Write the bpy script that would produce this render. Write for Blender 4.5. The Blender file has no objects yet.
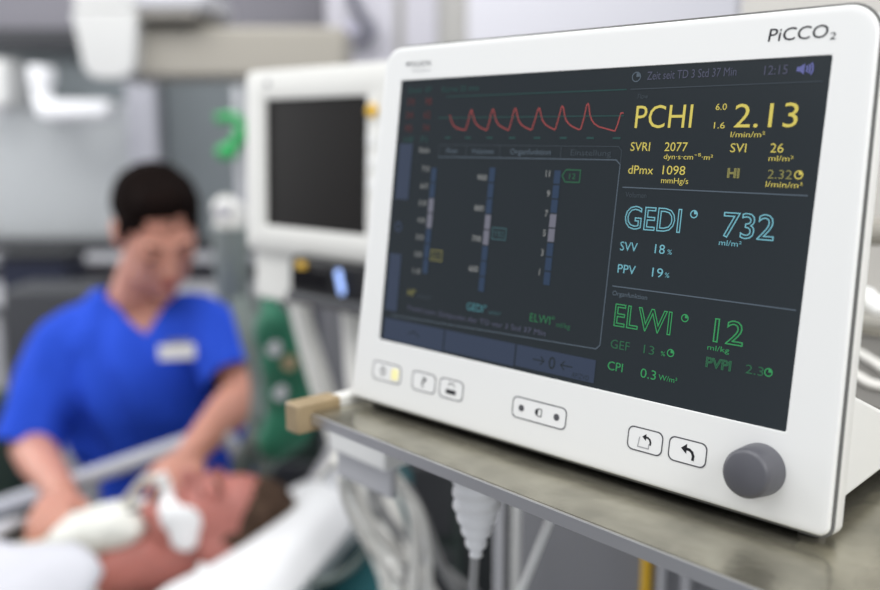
import bpy, bmesh, math, random
from mathutils import Vector as V, Matrix, Euler, noise
random.seed(4)
R = math.radians
scene = bpy.context.scene
C = scene.collection

# ---------------------------------------------------------------- camera
CAM_Z, PITCH, F = 1.6, R(10.0768), 900.0
cam = bpy.data.cameras.new('camera'); camo = bpy.data.objects.new('camera', cam); C.objects.link(camo)
camo.location = (0, 0, CAM_Z); camo.rotation_euler = (R(90) - PITCH, 0, 0)
cam.sensor_width = 36.0; cam.lens = 36.0 * F / 880.0; cam.clip_start = 0.02; cam.clip_end = 60
cam.dof.use_dof = True; cam.dof.focus_distance = 0.43; cam.dof.aperture_fstop = 3.5
scene.camera = camo
# ---------------------------------------------------------------- world, lights, exposure
world = bpy.data.worlds.new('world'); scene.world = world; world.use_nodes = True
world.node_tree.nodes['Background'].inputs[0].default_value = (0.93, 0.96, 1.0, 1)
world.node_tree.nodes['Background'].inputs[1].default_value = 0.7
def area(name, loc, target, size, power, col=(1, 1, 1)):
    l = bpy.data.lights.new(name, 'AREA'); l.shape = 'RECTANGLE'; l.size, l.size_y = size
    l.energy = power; l.color = col
    o = bpy.data.objects.new(name, l); C.objects.link(o); o.location = loc
    o.rotation_euler = (V(target) - V(loc)).to_track_quat('-Z', 'Y').to_euler()
    return o
area('ceiling_light_over_bed', (-1.5, 1.2, 3.0), (-0.7, 1.5, 0.9), (1.4, 1.0), 15)
area('ceiling_light_front', (-0.15, 0.25, 3.0), (0.05, 0.5, 1.4), (1.3, 1.0), 17)
area('back_fill_light', (-0.4, 1.9, 2.75), (-0.2, 3.2, 1.7), (2.6, 0.5), 20)  # fill lamp added to brighten the back wall and the cabinets
area('window_light_left', (-2.7, 2.3, 1.9), (-0.4, 1.6, 1.2), (1.2, 1.4), 32, (0.98, 0.99, 1.0))
area('ceiling_light_right', (0.9, -0.8, 2.5), (0.25, 0.5, 1.45), (0.8, 0.8), 15)
vs = scene.view_settings
vs.view_transform = 'Standard'; vs.look = 'None'; vs.exposure = 0.0; vs.gamma = 1.0; vs.use_curve_mapping = False
scene.cycles.use_denoising = True
scene.cycles.sample_clamp_indirect = 4.0
scene.cycles.max_bounces = 6

# ---------------------------------------------------------------- helpers
def srgb(r, g, b):
    f = lambda c: c / 12.92 if c <= 0.04045 else ((c + 0.055) / 1.055) ** 2.4
    return (f(r / 255), f(g / 255), f(b / 255), 1)
def mat(name, rgb, rough=0.5, metal=0.0, emis=None, es=0.0, var=0.0, scale=8.0, bump=0.0, spec=0.5, bscale=None, sss=0.0, stretch=None, alpha=1.0, trans=0.0):
    m = bpy.data.materials.new(name); m.use_nodes = True
    nt = m.node_tree; b = nt.nodes['Principled BSDF']
    col = srgb(*rgb)
    b.inputs['Base Color'].default_value = col
    b.inputs['Roughness'].default_value = rough; b.inputs['Metallic'].default_value = metal
    b.inputs['Specular IOR Level'].default_value = spec
    if emis: b.inputs['Emission Color'].default_value = srgb(*emis); b.inputs['Emission Strength'].default_value = es
    if sss: b.inputs['Subsurface Weight'].default_value = sss; b.inputs['Subsurface Radius'].default_value = (0.012, 0.005, 0.003)
    if trans: b.inputs['Transmission Weight'].default_value = trans
    if var or bump:
        tc = nt.nodes.new('ShaderNodeTexCoord'); mp = nt.nodes.new('ShaderNodeMapping')
        nt.links.new(tc.outputs['Object'], mp.inputs[0])
        if stretch: mp.inputs['Scale'].default_value = stretch
        nz = nt.nodes.new('ShaderNodeTexNoise'); nz.inputs['Scale'].default_value = scale; nz.inputs['Detail'].default_value = 5
        nt.links.new(mp.outputs[0], nz.inputs['Vector'])
        if var:
            r = nt.nodes.new('ShaderNodeValToRGB')
            r.color_ramp.elements[0].position = 0.3; r.color_ramp.elements[1].position = 0.7
            r.color_ramp.elements[0].color = tuple(c * (1 - var) for c in col[:3]) + (1,)
            r.color_ramp.elements[1].color = tuple(min(1, c * (1 + var)) for c in col[:3]) + (1,)
            nt.links.new(nz.outputs[0], r.inputs[0]); nt.links.new(r.outputs[0], b.inputs['Base Color'])
        if bump:
            n2 = nz
            if bscale:
                n2 = nt.nodes.new('ShaderNodeTexNoise'); n2.inputs['Scale'].default_value = bscale; nt.links.new(mp.outputs[0], n2.inputs['Vector'])
            bp = nt.nodes.new('ShaderNodeBump'); bp.inputs['Strength'].default_value = bump; bp.inputs['Distance'].default_value = 0.01
            nt.links.new(n2.outputs[0], bp.inputs['Height']); nt.links.new(bp.outputs[0], b.inputs['Normal'])
    return m
cp, sp = math.cos(PITCH), math.sin(PITCH)
def ray(u, v):
    x, y, z = (u - 440) / F, 1.0, -(v - 295) / F
    return V((x, y * cp + z * sp, -y * sp + z * cp))
def U(u, v, Y):                       # the point at distance Y along +Y seen at (u, v)
    d = ray(u, v); return d * (Y / d.y) + V((0, 0, CAM_Z))

MW = {}                               # object -> world matrix of the thing it belongs to
def thing(name, label, cat, M=None, loc=None, rz=0.0, group=None):
    o = bpy.data.objects.new(name, None); C.objects.link(o); o.empty_display_size = 0.05
    if M is None: M = Matrix.Translation(V(loc or (0, 0, 0))) @ Matrix.Rotation(rz, 4, 'Z')
    o.matrix_world = M; MW[o] = M.copy()
    o['label'] = label; o['category'] = cat
    if group: o['group'] = group
    return o
def tag(o, label, cat, group=None):
    o['label'] = label; o['category'] = cat
    if group: o['group'] = group
    return o
def obj(name, bm, m, parent=None, local=False, smooth=True, label=None, kind=None, bevel=0.0, seg=2):
    """bm is in world space, or with local=True already in the thing's own space"""
    if parent is not None:
        MW_ = MW[parent]
        if not local: bmesh.ops.transform(bm, matrix=MW_.inverted(), verts=bm.verts)
    me = bpy.data.meshes.new(name); bmesh.ops.recalc_face_normals(bm, faces=bm.faces) if len(bm.faces) < 60000 else None
    bm.to_mesh(me); bm.free()
    if parent is None:                # origin at the base of the mesh
        xs = [v.co.x for v in me.vertices]; ys = [v.co.y for v in me.vertices]; zs = [v.co.z for v in me.vertices]
        off = V(((min(xs) + max(xs)) / 2, (min(ys) + max(ys)) / 2, min(zs)))
        me.transform(Matrix.Translation(-off))
    o = bpy.data.objects.new(name, me); C.objects.link(o)
    if parent is not None: o.parent = parent; MW[o] = MW_
    else: o.location = off; MW[o] = Matrix.Translation(off)
    me.materials.append(m)
    if smooth:
        for p in me.polygons: p.use_smooth = True
        if hasattr(me, 'set_sharp_from_angle'): me.set_sharp_from_angle(angle=R(38))
    if bevel:
        b = o.modifiers.new('bevel', 'BEVEL'); b.width = bevel; b.segments = seg; b.limit_method = 'ANGLE'; b.angle_limit = R(40)
    if label: o['label'] = label
    if kind: o['kind'] = kind
    return o
def sub_world(o): return MW[o]

def BM(): return bmesh.new()
def add_box(bm, c, s, M=None):
    r = bmesh.ops.create_cube(bm, size=1.0)
    T = Matrix.Translation(V(c)) @ Matrix.Diagonal((*s, 1))
    bmesh.ops.transform(bm, matrix=(M @ T) if M else T, verts=r['verts']); return r['verts']
def box(c, s, M=None):
    bm = BM(); add_box(bm, c, s, M); return bm
def boxb(lo, hi, M=None):
    return box([(a + b) / 2 for a, b in zip(lo, hi)], [abs(b - a) for a, b in zip(lo, hi)], M)
def add_tube(bm, pts, r, n=10, cap=True):
    """sweep a circle along pts; r a number or a list"""
    pts = [V(p) for p in pts]; k = len(pts)
    rs = r if isinstance(r, (list, tuple)) else [r] * k
    t = [(pts[min(i + 1, k - 1)] - pts[max(i - 1, 0)]).normalized() for i in range(k)]
    a = t[0].orthogonal().normalized(); rings = []
    for i in range(k):
        a = (a - t[i] * a.dot(t[i])).normalized(); b = t[i].cross(a)
        rings.append([bm.verts.new(pts[i] + (a * math.cos(q) + b * math.sin(q)) * rs[i]) for q in [2 * math.pi * j / n for j in range(n)]])
    for i in range(k - 1):
        for j in range(n):
            bm.faces.new((rings[i][j], rings[i][(j + 1) % n], rings[i + 1][(j + 1) % n], rings[i + 1][j]))
    if cap: bm.faces.new(rings[0][::-1]); bm.faces.new(rings[-1])
    return bm
def tube(pts, r, n=10): return add_tube(BM(), pts, r, n)
def spline(pts, k=8):
    pts = [V(p) for p in pts]; P = [pts[0] * 2 - pts[1]] + pts + [pts[-1] * 2 - pts[-2]]; out = []
    for i in range(1, len(P) - 2):
        for j in range(k):
            s = j / k; a, b, c, d = P[i - 1], P[i], P[i + 1], P[i + 2]
            out.append(0.5 * ((2 * b) + (c - a) * s + (2 * a - 5 * b + 4 * c - d) * s * s + (3 * b - a - 3 * c + d) * s ** 3))
    out.append(pts[-1]); return out
def corr(pts, r, amp, pitch, n=12):      # corrugated hose
    P = spline(pts, 10); L = [0]
    for i in range(1, len(P)): L.append(L[-1] + (P[i] - P[i - 1]).length)
    N = max(8, int(L[-1] / pitch * 8)); out, rr, i = [], [], 0
    for q in range(N + 1):
        s = L[-1] * q / N
        while i < len(P) - 2 and L[i + 1] < s: i += 1
        f = (s - L[i]) / max(1e-9, L[i + 1] - L[i]); out.append(P[i].lerp(P[i + 1], f)); rr.append(r + amp * math.sin(q * math.pi / 4))
    return add_tube(BM(), out, rr, n)
def add_ell(bm, c, rad, M=None, sub=3):
    r = bmesh.ops.create_icosphere(bm, subdivisions=sub, radius=1.0)
    T = Matrix.Translation(V(c)) @ Matrix.Diagonal((*rad, 1))
    bmesh.ops.transform(bm, matrix=(M @ T) if M else T, verts=r['verts']); return r['verts']
def add_chain(bm, pts, rs, M=None, sub=2, n=14):
    """spheres at the joints, tapered cones between: a limb"""
    pts = [V(p) for p in pts]
    if M: pts = [M @ p for p in pts]
    for i, (p, r) in enumerate(zip(pts, rs)):
        add_ell(bm, p, (r, r, r), sub=sub)
        if i and (pts[i] - pts[i - 1]).length > 1e-4: add_tube(bm, [pts[i - 1], pts[i]], [rs[i - 1], rs[i]], n)
def remesh(bm, voxel, smooth=4, fac=0.5):
    """fuse everything in bm to one continuous skin"""
    me = bpy.data.meshes.new('tmp'); bm.to_mesh(me); bm.free()
    o = bpy.data.objects.new('tmp', me); C.objects.link(o)
    r = o.modifiers.new('r', 'REMESH'); r.mode = 'VOXEL'; r.voxel_size = voxel; r.adaptivity = 0
    s = o.modifiers.new('s', 'SMOOTH'); s.iterations = smooth; s.factor = fac
    dg = bpy.context.evaluated_depsgraph_get()
    m2 = bpy.data.meshes.new_from_object(o.evaluated_get(dg))
    out = BM(); out.from_mesh(m2)
    bpy.data.objects.remove(o); bpy.data.meshes.remove(me); bpy.data.meshes.remove(m2)
    return out
def rrect(x0, x1, z0, z1, r, k=6):
    """rounded rectangle as a loop of (x, z); r a number or four (bl, br, tr, tl)"""
    rs = r if isinstance(r, (list, tuple)) else [r] * 4; out = []
    for (cx, cz, a0), q in zip(((x0, z0, 180), (x1, z0, 270), (x1, z1, 0), (x0, z1, 90)), rs):
        px = cx + (q if a0 in (180, 90) else -q); pz = cz + (q if a0 in (180, 270) else -q)
        for j in range(k + 1):
            a = R(a0 + 90 * j / k); out.append((px + q * math.cos(a), pz + q * math.sin(a)))
    return out
def loft(loops, cap0=False, cap1=False, closed=False):
    """loops: lists of 3-D points of equal length, bridged in order"""
    bm = BM(); vv = [[bm.verts.new(p) for p in l] for l in loops]; n = len(vv[0])
    seq = list(zip(vv, vv[1:])) + ([(vv[-1], vv[0])] if closed else [])
    for a, b in seq:
        for j in range(n): bm.faces.new((a[j], a[(j + 1) % n], b[(j + 1) % n], b[j]))
    if cap0: bm.faces.new(vv[0][::-1])
    if cap1: bm.faces.new(vv[-1])
    return bm
def extr(loop2, y0, y1, axis='y'):
    f = {'y': lambda p, t: (p[0], t, p[1]), 'x': lambda p, t: (t, p[0], p[1]), 'z': lambda p, t: (p[0], p[1], t)}[axis]
    return loft([[f(p, y0) for p in loop2], [f(p, y1) for p in loop2]], True, True)
def lathe(prof, n=32):
    """(r, y) profile turned about the y axis"""
    return loft([[(r * math.cos(2 * math.pi * j / n), y, r * math.sin(2 * math.pi * j / n)) for j in range(n)] for r, y in prof], True, True)
def xf(bm, M): bmesh.ops.transform(bm, matrix=M, verts=bm.verts); return bm
def frame_from(x, y, z, o): # columns
    M = Matrix.Identity(4)
    for i, a in enumerate((x, y, z)):
        for j in range(3): M[j][i] = a[j]
    M.translation = V(o); return M

# ---------------------------------------------------------------- materials
WHITE = mat('white_plastic', (236, 236, 234), 0.42)
WHITE2 = mat('warm_white_plastic', (222, 221, 216), 0.5)
SEAM = mat('grey_gasket', (112, 112, 110), 0.7, spec=.1)
SCREEN = mat('dark_screen_glass', (20, 24, 28), 0.2, emis=(37, 43, 46), es=0.8, spec=0.5)
GREY = mat('grey_plastic', (120, 121, 125), 0.5)
KNOB = mat('dark_grey_rubbery_plastic', (84, 84, 90), 0.42)
OUTL = mat('grey_print', (88, 88, 92), 0.7, spec=.1)
INK = mat('dark_print', (46, 46, 50), 0.7, spec=.1)
INK2 = mat('faint_print', (170, 170, 172), 0.6)
YLED = mat('pale_yellow_lamp', (246, 238, 176), 0.5, emis=(250, 240, 170), es=0.15)
STEEL = mat('brushed_steel', (164, 160, 145), 0.25, 0.85, var=0.28, scale=30, bump=0.05, bscale=60)
STEELE = mat('steel_edge', (206, 206, 208), 0.33, 0.85)
BLACKP = mat('black_plastic', (16, 16, 19), 0.45, spec=.3)
DARKG = mat('dark_grey_paint', (66, 67, 70), 0.5)
MIDG = mat('mid_grey_paint', (122, 122, 126), 0.5)
LIGHTG = mat('light_grey_paint', (190, 190, 194), 0.5)
TAN = mat('tan_plastic', (158, 138, 106), 0.45, var=0.12, scale=60)
SKIN = mat('skin', (196, 138, 119), 0.55, var=0.06, scale=14, sss=0.15)
SKIN2 = mat('flushed_skin', (178, 110, 100), 0.5, var=0.16, scale=16, sss=0.15)
LIP = mat('lips', (178, 96, 88), 0.5)
HAIR = mat('dark_brown_hair', (20, 13, 11), 0.9, spec=.05, var=0.4, scale=40, bump=0.6, bscale=130)
HAIR2 = mat('greying_brown_hair', (78, 62, 52), 0.9, spec=.05, var=0.4, scale=40, bump=0.6, bscale=120)
EYE = mat('eye_white', (225, 218, 210), 0.3)
SCRUB = mat('royal_blue_cotton', (44, 80, 200), 0.9, spec=.1, var=0.14, scale=9, bump=0.5, bscale=14)
CLOTH = mat('white_cotton', (206, 206, 212), 0.9, var=0.05, scale=8, bump=0.4, bscale=12)
GOWN = mat('cream_cotton', (212, 208, 192), 0.9, bump=0.4, bscale=14)
TEAL = mat('teal_sheet', (14, 84, 90), 0.8, bump=0.4, bscale=14)
GREENB = mat('green_rubber', (16, 96, 70), 0.6, var=0.25, scale=18)
GREEN = mat('bright_green_plastic', (34, 160, 84), 0.45)
DGREEN = mat('dark_grey_green_plastic', (52, 66, 60), 0.55)
CABLE = mat('white_cable', (238, 236, 230), 0.5)
CABLE2 = mat('grey_cable', (150, 150, 150), 0.5)
HOSE = mat('grey_green_hose', (102, 112, 108), 0.4)
TAPE = mat('white_tape', (244, 244, 244), 0.8)
BEIGE = mat('beige_paint', (156, 151, 141), 0.55)
YELL = mat('yellow_plastic', (222, 176, 40), 0.5)
NAVY = mat('navy_plastic', (20, 26, 48), 0.5)

# ================================================================ SETTING
WALLM = mat('painted_wall', (132, 130, 137), 0.8, var=0.02, scale=3)
WALLR = mat('warm_grey_wall', (204, 201, 195), 0.75, var=0.02, scale=3)
FLOORM = mat('grey_vinyl_floor', (150, 152, 154), 0.4, var=0.08, scale=30)
FRAME = mat('dark_window_frame', (46, 47, 51), 0.5)
GLASSM = mat('frosted_window_glass', (122, 129, 132), 0.35)
BLIND = mat('pale_blind_slats', (212, 215, 216), 0.5)
MULL = mat('light_mullion', (186, 186, 194), 0.5)
obj('floor', boxb((-3.4, -1.4, -0.05), (2.2, 3.75, 0)), FLOORM, smooth=False, kind='structure')
obj('wall_left', boxb((-3.4, -1.4, 0), (-3.2, 3.5, 2.8)), WALLM, smooth=False, kind='structure')
BY = 3.5
wx0, wx1, wz0, wz1 = -3.0, U(212, 150, BY).x, U(60, 250, BY).z, U(60, 38, BY).z
bm = BM()
for lo, hi in (((-3.4, BY, 0), (2.2, BY + .2, wz0)), ((-3.4, BY, wz1), (2.2, BY + .2, 2.8)), ((-3.4, BY, wz0), (wx0, BY + .2, wz1)), ((wx1 + 1.0, BY, wz0), (2.2, BY + .2, wz1))):
    add_box(bm, [(a + b) / 2 for a, b in zip(lo, hi)], [b - a for a, b in zip(lo, hi)])
obj('wall_back', bm, WALLM, smooth=False, kind='structure')
win = thing('window_1', 'wide blinded window behind the person in blue scrubs', 'window', loc=((wx0 + wx1) / 2, BY, wz0)); win['kind'] = 'structure'
bm = BM(); wxr = wx1 + 1.0
add_box(bm, ((wx0 + wxr) / 2, BY - .02, wz1 - .01), (wxr - wx0, .1, .07)); add_box(bm, ((wx0 + wxr) / 2, BY + .0, wz0 + .02), (wxr - wx0, .1, .05))
add_box(bm, (wx0 + .03, BY, (wz0 + wz1) / 2), (.06, .08, wz1 - wz0)); add_box(bm, (wxr - .03, BY, (wz0 + wz1) / 2), (.06, .08, wz1 - wz0))
obj('window_frame', bm, FRAME, win, bevel=.004)
mx0, mx1 = U(131, 120, BY).x, U(160, 120, BY).x
obj('mullion', boxb((mx0, BY - .05, wz0), (mx1, BY + .04, wz1)), MULL, win, bevel=.006)
obj('pane', boxb((wx0 + .06, BY + .05, wz0), (wxr - .06, BY + .06, wz1)), GLASSM, win, smooth=False)
bm = BM(); z = wz0 + .05
while z < U(60, 100, BY).z:
    T = Matrix.Translation(((wx0 + .06 + mx0) / 2, BY + .025, z)) @ Matrix.Rotation(R(-62), 4, 'X'); add_box(bm, (0, 0, 0), (mx0 - wx0 - .07, .027, .0016), T); z += .024
obj('blind', bm, BLIND, win, smooth=False)
obj('window_sill', boxb((wx0 - .05, BY - .16, wz0 - .03), (wxr, BY + .02, wz0)), LIGHTG, win, bevel=.006)

# right-hand wall that carries the steel shelf
S0 = V((-0.081, 0.552, 1.4255)); E1 = V((0.67435, -0.73841, 0)); E2 = V((0.73841, 0.67435, 0)); E3 = V((0, 0, 1))
SM = frame_from(E1, E2, E3, S0)       # shelf frame: x along the front edge, y to the wall, z up, origin at the front left corner of the top
def SP(x, y, z): return SM @ V((x, y, z))
WOFF = 0.52
obj('wall_right', boxb((-0.016, WOFF, -1.427), (1.5, WOFF + .22, 1.25), SM), WALLR, smooth=False, kind='structure', bevel=.006)

# ================================================================ STEEL SHELF
sh = thing('steel_shelf', 'stainless steel wall shelf carrying the large white monitor', 'shelf', M=SM)
SH_L = 1.05
prof = [(0.0004, 0), (WOFF, 0), (WOFF, -.006), (0.012, -.006), (0.012, -.0068), (0.0004, -.0068)]
obj('shelf_top', extr(prof, 0, SH_L, 'x'), STEEL, sh, local=True)
obj('front_edge', extr([(-.0012, -.0072), (.0005, -.0072), (.0005, -.0006), (-.0012, -.0008)], 0, SH_L, 'x'), STEELE, sh, local=True)
# left equipment rail with its tan end cap
obj('side_rail', boxb((-.0130, .022, -.010), (-.0025, WOFF, .006)), WHITE2, sh, local=True, bevel=.002)
obj('rail_end_cap', boxb((-.0158, -.011, -.0130), (-.001, .023, .0065)), TAN, sh, local=True, bevel=.0015, label='tan plastic end cap on the rail')
for y in (.1, .3, .48): obj('rail_spacer', box((-.001, y, -.0035), (.004, .02, .005)), STEELE, sh, local=True)
for x in (.22, .9):
    obj('shelf_bracket', extr([(.10, -.008), (WOFF, -.008), (WOFF, -.15), (WOFF - .02, -.15), (.10, -.02)], x - .004, x + .004, 'x'), MIDG, sh, local=True)

# ================================================================ MAIN MONITOR
yaw, tilt = -0.765857, 0.131330
FM = Matrix.Translation((0.063491, 0.476339, 1.6 - 0.047303)) @ Matrix.Rotation(yaw, 4, 'Z') @ Matrix.Rotation(-tilt, 4, 'X')
mon = thing('patient_monitor', 'large white patient monitor with a lit dark screen standing on the steel shelf', 'monitor', M=FM @ Matrix.Translation((0, 0, -.128)))
FB = FM.copy()
def mo(name, bm, m, parent=None, **k): return obj(name, xf(bm, FB), m, parent or mon, **k)
k_ = 8
def outline(off, y):
    out = []
    for x, z in rrect(-.147 - off, .147 + off, -.1222 - off, .1020 + off, [.0045 + off, .0045 + off, .013 + off, .013 + off], k_):
        out.append((.0012 + (.0008 if x > 0 else -.0018) + x * (1 + .041 * (.1018 - z) / .224), y, z))
    return out
HW, HH = .13203, .0815
inner = lambda y, g=0: [(x, y, z) for x, z in rrect(-HW - g, HW + g, -HH - g, HH + g, .0012, k_)]
mo('bezel', loft([inner(.003), inner(.0002), inner(0, .0002), inner(0, .001), outline(-.0035, 0), outline(-.0013, 0), outline(-.0006, .0002), outline(-.0002, .0006), outline(0, .0012), outline(0, .0028), outline(-.004, .0029), inner(.0029, .002)], closed=True), WHITE)
mo('gasket', loft([outline(-.003, .0027), outline(.0012, .0027), outline(.0014, .0030), outline(.0014, .0036), outline(-.003, .0038)], closed=True), SEAM, label='thin grey seam around the front')
mo('rear_rim', loft([outline(-.02, .0036), outline(.0008, .0036), outline(.0013, .0042), outline(.0013, .0125), outline(.0002, .0145), outline(-.012, .017), outline(-.03, .0172)], True, True), WHITE)
bm = loft([[(x, y, z) for x, z in rrect(-.118 + i, .118 - i, -.1, .085 - i, .012, 5)] for y, i in ((.012, 0), (.05, .002), (.062, .012))], True, True)
mo('housing', bm, WHITE)
bprof = [(.0105, -.117), (.138, -.1000), (.142, -.097), (.139, -.0905), (.07, -.0735), (.03, -.0635), (.021, -.057), (.0165, -.044), (.0145, -.03), (.0105, -.03)]
mo('base', extr(bprof, -.1465, .1475, 'x'), WHITE, bevel=.002)
bm = box((.147, .024, -.1125), (.004, .007, .009)); mo('latch', bm, SEAM)
pl_ = extr([(.0045, -.116), (.130, -.1005), (.130, -.1080), (.0045, -.1245)], -.140, .140, 'x'); mo('shadow_plate', pl_, mat('shadow_plate_black', (12, 12, 13), .8), label='black plate added to deepen the shadow below the monitor')  # black plate added so the gap under the monitor looks shadowed
for x in (-.1405, .1425):
    for yy in (.016, .12):
        b = extr(rrect(x - .0048, x + .0048, yy - .005, yy + .005, .002, 4), -.1286 + .137 * yy, -.112 + .137 * yy, 'z')
        mo('foot', b, MIDG, label='grey rubber foot')
scr_bm = loft([inner(.0007, .0002), inner(.0030, .0002)], True, True)
scr = mo('screen', scr_bm, SCREEN, smooth=False, label='lit dark screen with readings and bars')
# ---- lettering
SY = .0004
def emat(name, rgb, es=0.9):
    return mat(name, (4, 4, 4), 0.6, emis=rgb, es=es, spec=0.1)
YEL = emat('yellow_reading', (222, 206, 104)); YELD = emat('dim_yellow_reading', (140, 136, 84))
CYA = emat('cyan_reading', (124, 190, 206)); CYAD = emat('dim_cyan', (66, 98, 104))
GRN = emat('green_reading', (62, 156, 96)); GRND = emat('dim_green_reading', (52, 104, 76))
LIN = emat('grey_line', (92, 104, 116)); LIND = emat('faint_grey_line', (66, 74, 82))
REDC = emat('red_trace', (170, 80, 80)); REDD = emat('dim_red', (96, 52, 54))
TEALD = emat('dim_teal', (48, 82, 80)); PURP = emat('muted_violet_reading', (108, 112, 168)); PURD = emat('dim_violet', (86, 88, 108))
BARB = emat('blue_bar', (52, 68, 92)); BARG = emat('pale_bar', (116, 117, 130)); SOFT = emat('slate_blue_key', (60, 70, 90)); TXT = emat('grey_white_reading', (150, 152, 152))
def text_bm(s, outline_r=0.0, bold=0.0):
    cu = bpy.data.curves.new('t', 'FONT'); cu.body = s; cu.size = 1.0; cu.resolution_u = 3
    if outline_r: cu.fill_mode = 'NONE'; cu.bevel_depth = outline_r; cu.bevel_resolution = 1
    else: cu.offset = bold
    o = bpy.data.objects.new('t', cu); C.objects.link(o)
    dg = bpy.context.evaluated_depsgraph_get(); me = bpy.data.meshes.new_from_object(o.evaluated_get(dg))
    b = BM(); b.from_mesh(me); bpy.data.objects.remove(o); bpy.data.curves.remove(cu); bpy.data.meshes.remove(me)
    return b
_b = text_bm('H'); CAPH = max(v.co.y for v in _b.verts); _b.free()
def txt(name, s, x, z, cap, m, width=None, parent=None, outline_r=0, y=SY, slant=0.0, bold=0.0):
    """lettering in the plane of the monitor's face; x, z, cap height, width in millimetres"""
    sc = cap / 1000 / CAPH
    b = text_bm(s, outline_r / 1000 / sc if outline_r else 0, bold)
    x0 = min(v.co.x for v in b.verts); x1 = max(v.co.x for v in b.verts)
    sx = width / 1000 / (x1 - x0) if width else sc * .88
    for v in b.verts:
        X, Y, Z = v.co
        v.co = ((X - x0) * sx + x / 1000 + slant * Y * sc, y - Z * sc * (1 if outline_r else 0), Y * sc + z / 1000)
    return mo(name, b, m, parent or scr, smooth=False)
def strip(bm, pts, w, y=SY):
    """flat line through (x, z) points in mm"""
    for (x0, z0), (x1, z1) in zip(pts, pts[1:]):
        d = V((x1 - x0, z1 - z0)); n = V((-d.y, d.x)).normalized() * w / 2; e = d.normalized() * w * .3
        q = [(x0 - e.x + n.x, z0 - e.y + n.y), (x0 - e.x - n.x, z0 - e.y - n.y), (x1 + e.x - n.x, z1 + e.y - n.y), (x1 + e.x + n.x, z1 + e.y + n.y)]
        bm.faces.new([bm.verts.new((a / 1000, y, b / 1000)) for a, b in q])
    return bm
def line(name, pts, w, m, y=SY, parent=None): return mo(name, strip(BM(), pts, w, y), m, parent or scr, smooth=False)
def rects(name, rs, m, y=SY, parent=None):
    b = BM()
    for x0, x1, z0, z1 in rs: b.faces.new([b.verts.new((x / 1000, y, z / 1000)) for x, z in ((x0, z0), (x1, z0), (x1, z1), (x0, z1))])
    return mo(name, b, m, parent or scr, smooth=False)
def circ(cx, cz, r, n=20, a0=0, a1=360): return [(cx + r * math.cos(R(a0 + (a1 - a0) * i / n)), cz + r * math.sin(R(a0 + (a1 - a0) * i / n))) for i in range(n + 1)]
def clock(x, z, r, m, w=.45):
    b = strip(BM(), circ(x, z, r), w); f = [(x, z)] + circ(x, z, r * .85, 6, 0, 90)
    b.faces.new([b.verts.new((p / 1000, SY - .00005, q / 1000)) for p, q in f])
    mo('clock_icon', b, m, scr, smooth=False)
# right column
for kind, t, x, z, w, cap, m in (
    ('name', 'PCHI', 39, 51.2, 30.8, 11, YEL), ('value', '2.13', 91, 51.2, 29.3, 10.6, YEL), ('limit', '6.0', 81.3, 59.3, 5.4, 2.9, YEL), ('limit', '1.6', 81.4, 50.8, 5.4, 2.9, YEL),
    ('unit', 'l/min/m²', 90.2, 46.8, 16.2, 2.5, YEL), ('name', 'SVRI', 38, 40, 10.9, 4.2, YEL), ('value', '2077', 57, 40.1, 12.1, 4.2, YEL), ('unit', 'dyn·s·cm⁻⁵·m²', 57.1, 36.3, 25.6, 2.4, YEL),
    ('name', 'SVI', 90.8, 40, 7.6, 4, YEL), ('value', '26', 109.6, 40.1, 6, 4, YEL), ('unit', 'ml/m²', 109.4, 36.4, 11.1, 2.4, YEL),
    ('name', 'dPmx', 38.1, 28.7, 14, 4.1, YEL), ('value', '1098', 57.3, 28.9, 12, 4.2, YEL), ('unit', 'mmHg/s', 57.1, 24.7, 14.4, 2.7, YEL),
    ('name', 'HI', 90.7, 28.5, 5.9, 4, YELD), ('value', '2.32', 109.8, 28.6, 11, 3.9, YELD), ('unit', 'l/min/m²', 109.5, 24.9, 16.4, 2.5, YEL),
    ('name', 'GEDI', 39.1, 1.6, 31.0, 10.9, CYA), ('value', '732', 91.4, 1.4, 24.6, 11, CYA), ('unit', 'ml/m²', 90.6, -2.7, 10.9, 2.5, CYA),
    ('name', 'SVV', 38.1, -9.7, 9.9, 4.4, CYA), ('value', '18', 57.8, -9.4, 5.4, 4.4, CYA), ('unit', '%', 64.7, -9.3, 2.4, 2.3, CYA),
    ('name', 'PPV', 38.1, -21, 10.2, 4.3, CYA), ('value', '19', 57.7, -20.9, 5.9, 4.4, CYA), ('unit', '%', 64.7, -20.5, 2.4, 2.3, CYA),
    ('name', 'ELWI', 39.1, -47.7, 32.0, 10.9, GRN), ('value', '12', 93.1, -47.3, 14.6, 10.6, GRN), ('unit', 'ml/kg', 90.9, -51.5, 10.8, 2.4, GRN),
    ('name', 'GEF', 38.7, -59.2, 11, 4.4, GRND), ('value', '13', 57.7, -58.8, 5.9, 4.2, GRND), ('unit', '%', 67.2, -58.4, 2.4, 2.2, GRN),
    ('name', 'CPI', 38.3, -70.4, 8.8, 4.4, GRN), ('value', '0.3', 57.4, -70.8, 8.6, 4.5, GRN), ('unit', 'W/m²', 67.5, -70.2, 10, 2.6, GRN),
    ('name', 'PVPI', 90.9, -59.5, 12.6, 4.4, GRND), ('value', '2.3', 110.4, -59.1, 8.4, 4, GRND)):
    hollow = .27 if t in ('GEDI', '732', 'ELWI', '12') else .24 if t in ('HI', 'PVPI') else 0
    txt({'name': 'parameter_name', 'value': 'parameter_value', 'limit': 'alarm_limit', 'unit': 'unit_text'}[kind], t, x, z, cap, m, w, outline_r=hollow, bold=-.004)
for x, z, m in ((123.7, 30.6, YEL), (76.4, 10.7, CYA), (77.8, -38.6, GRN), (72.4, -56.3, GRN), (121, -56.9, GRN)): clock(x, z, 1.7, m, .5)
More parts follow.
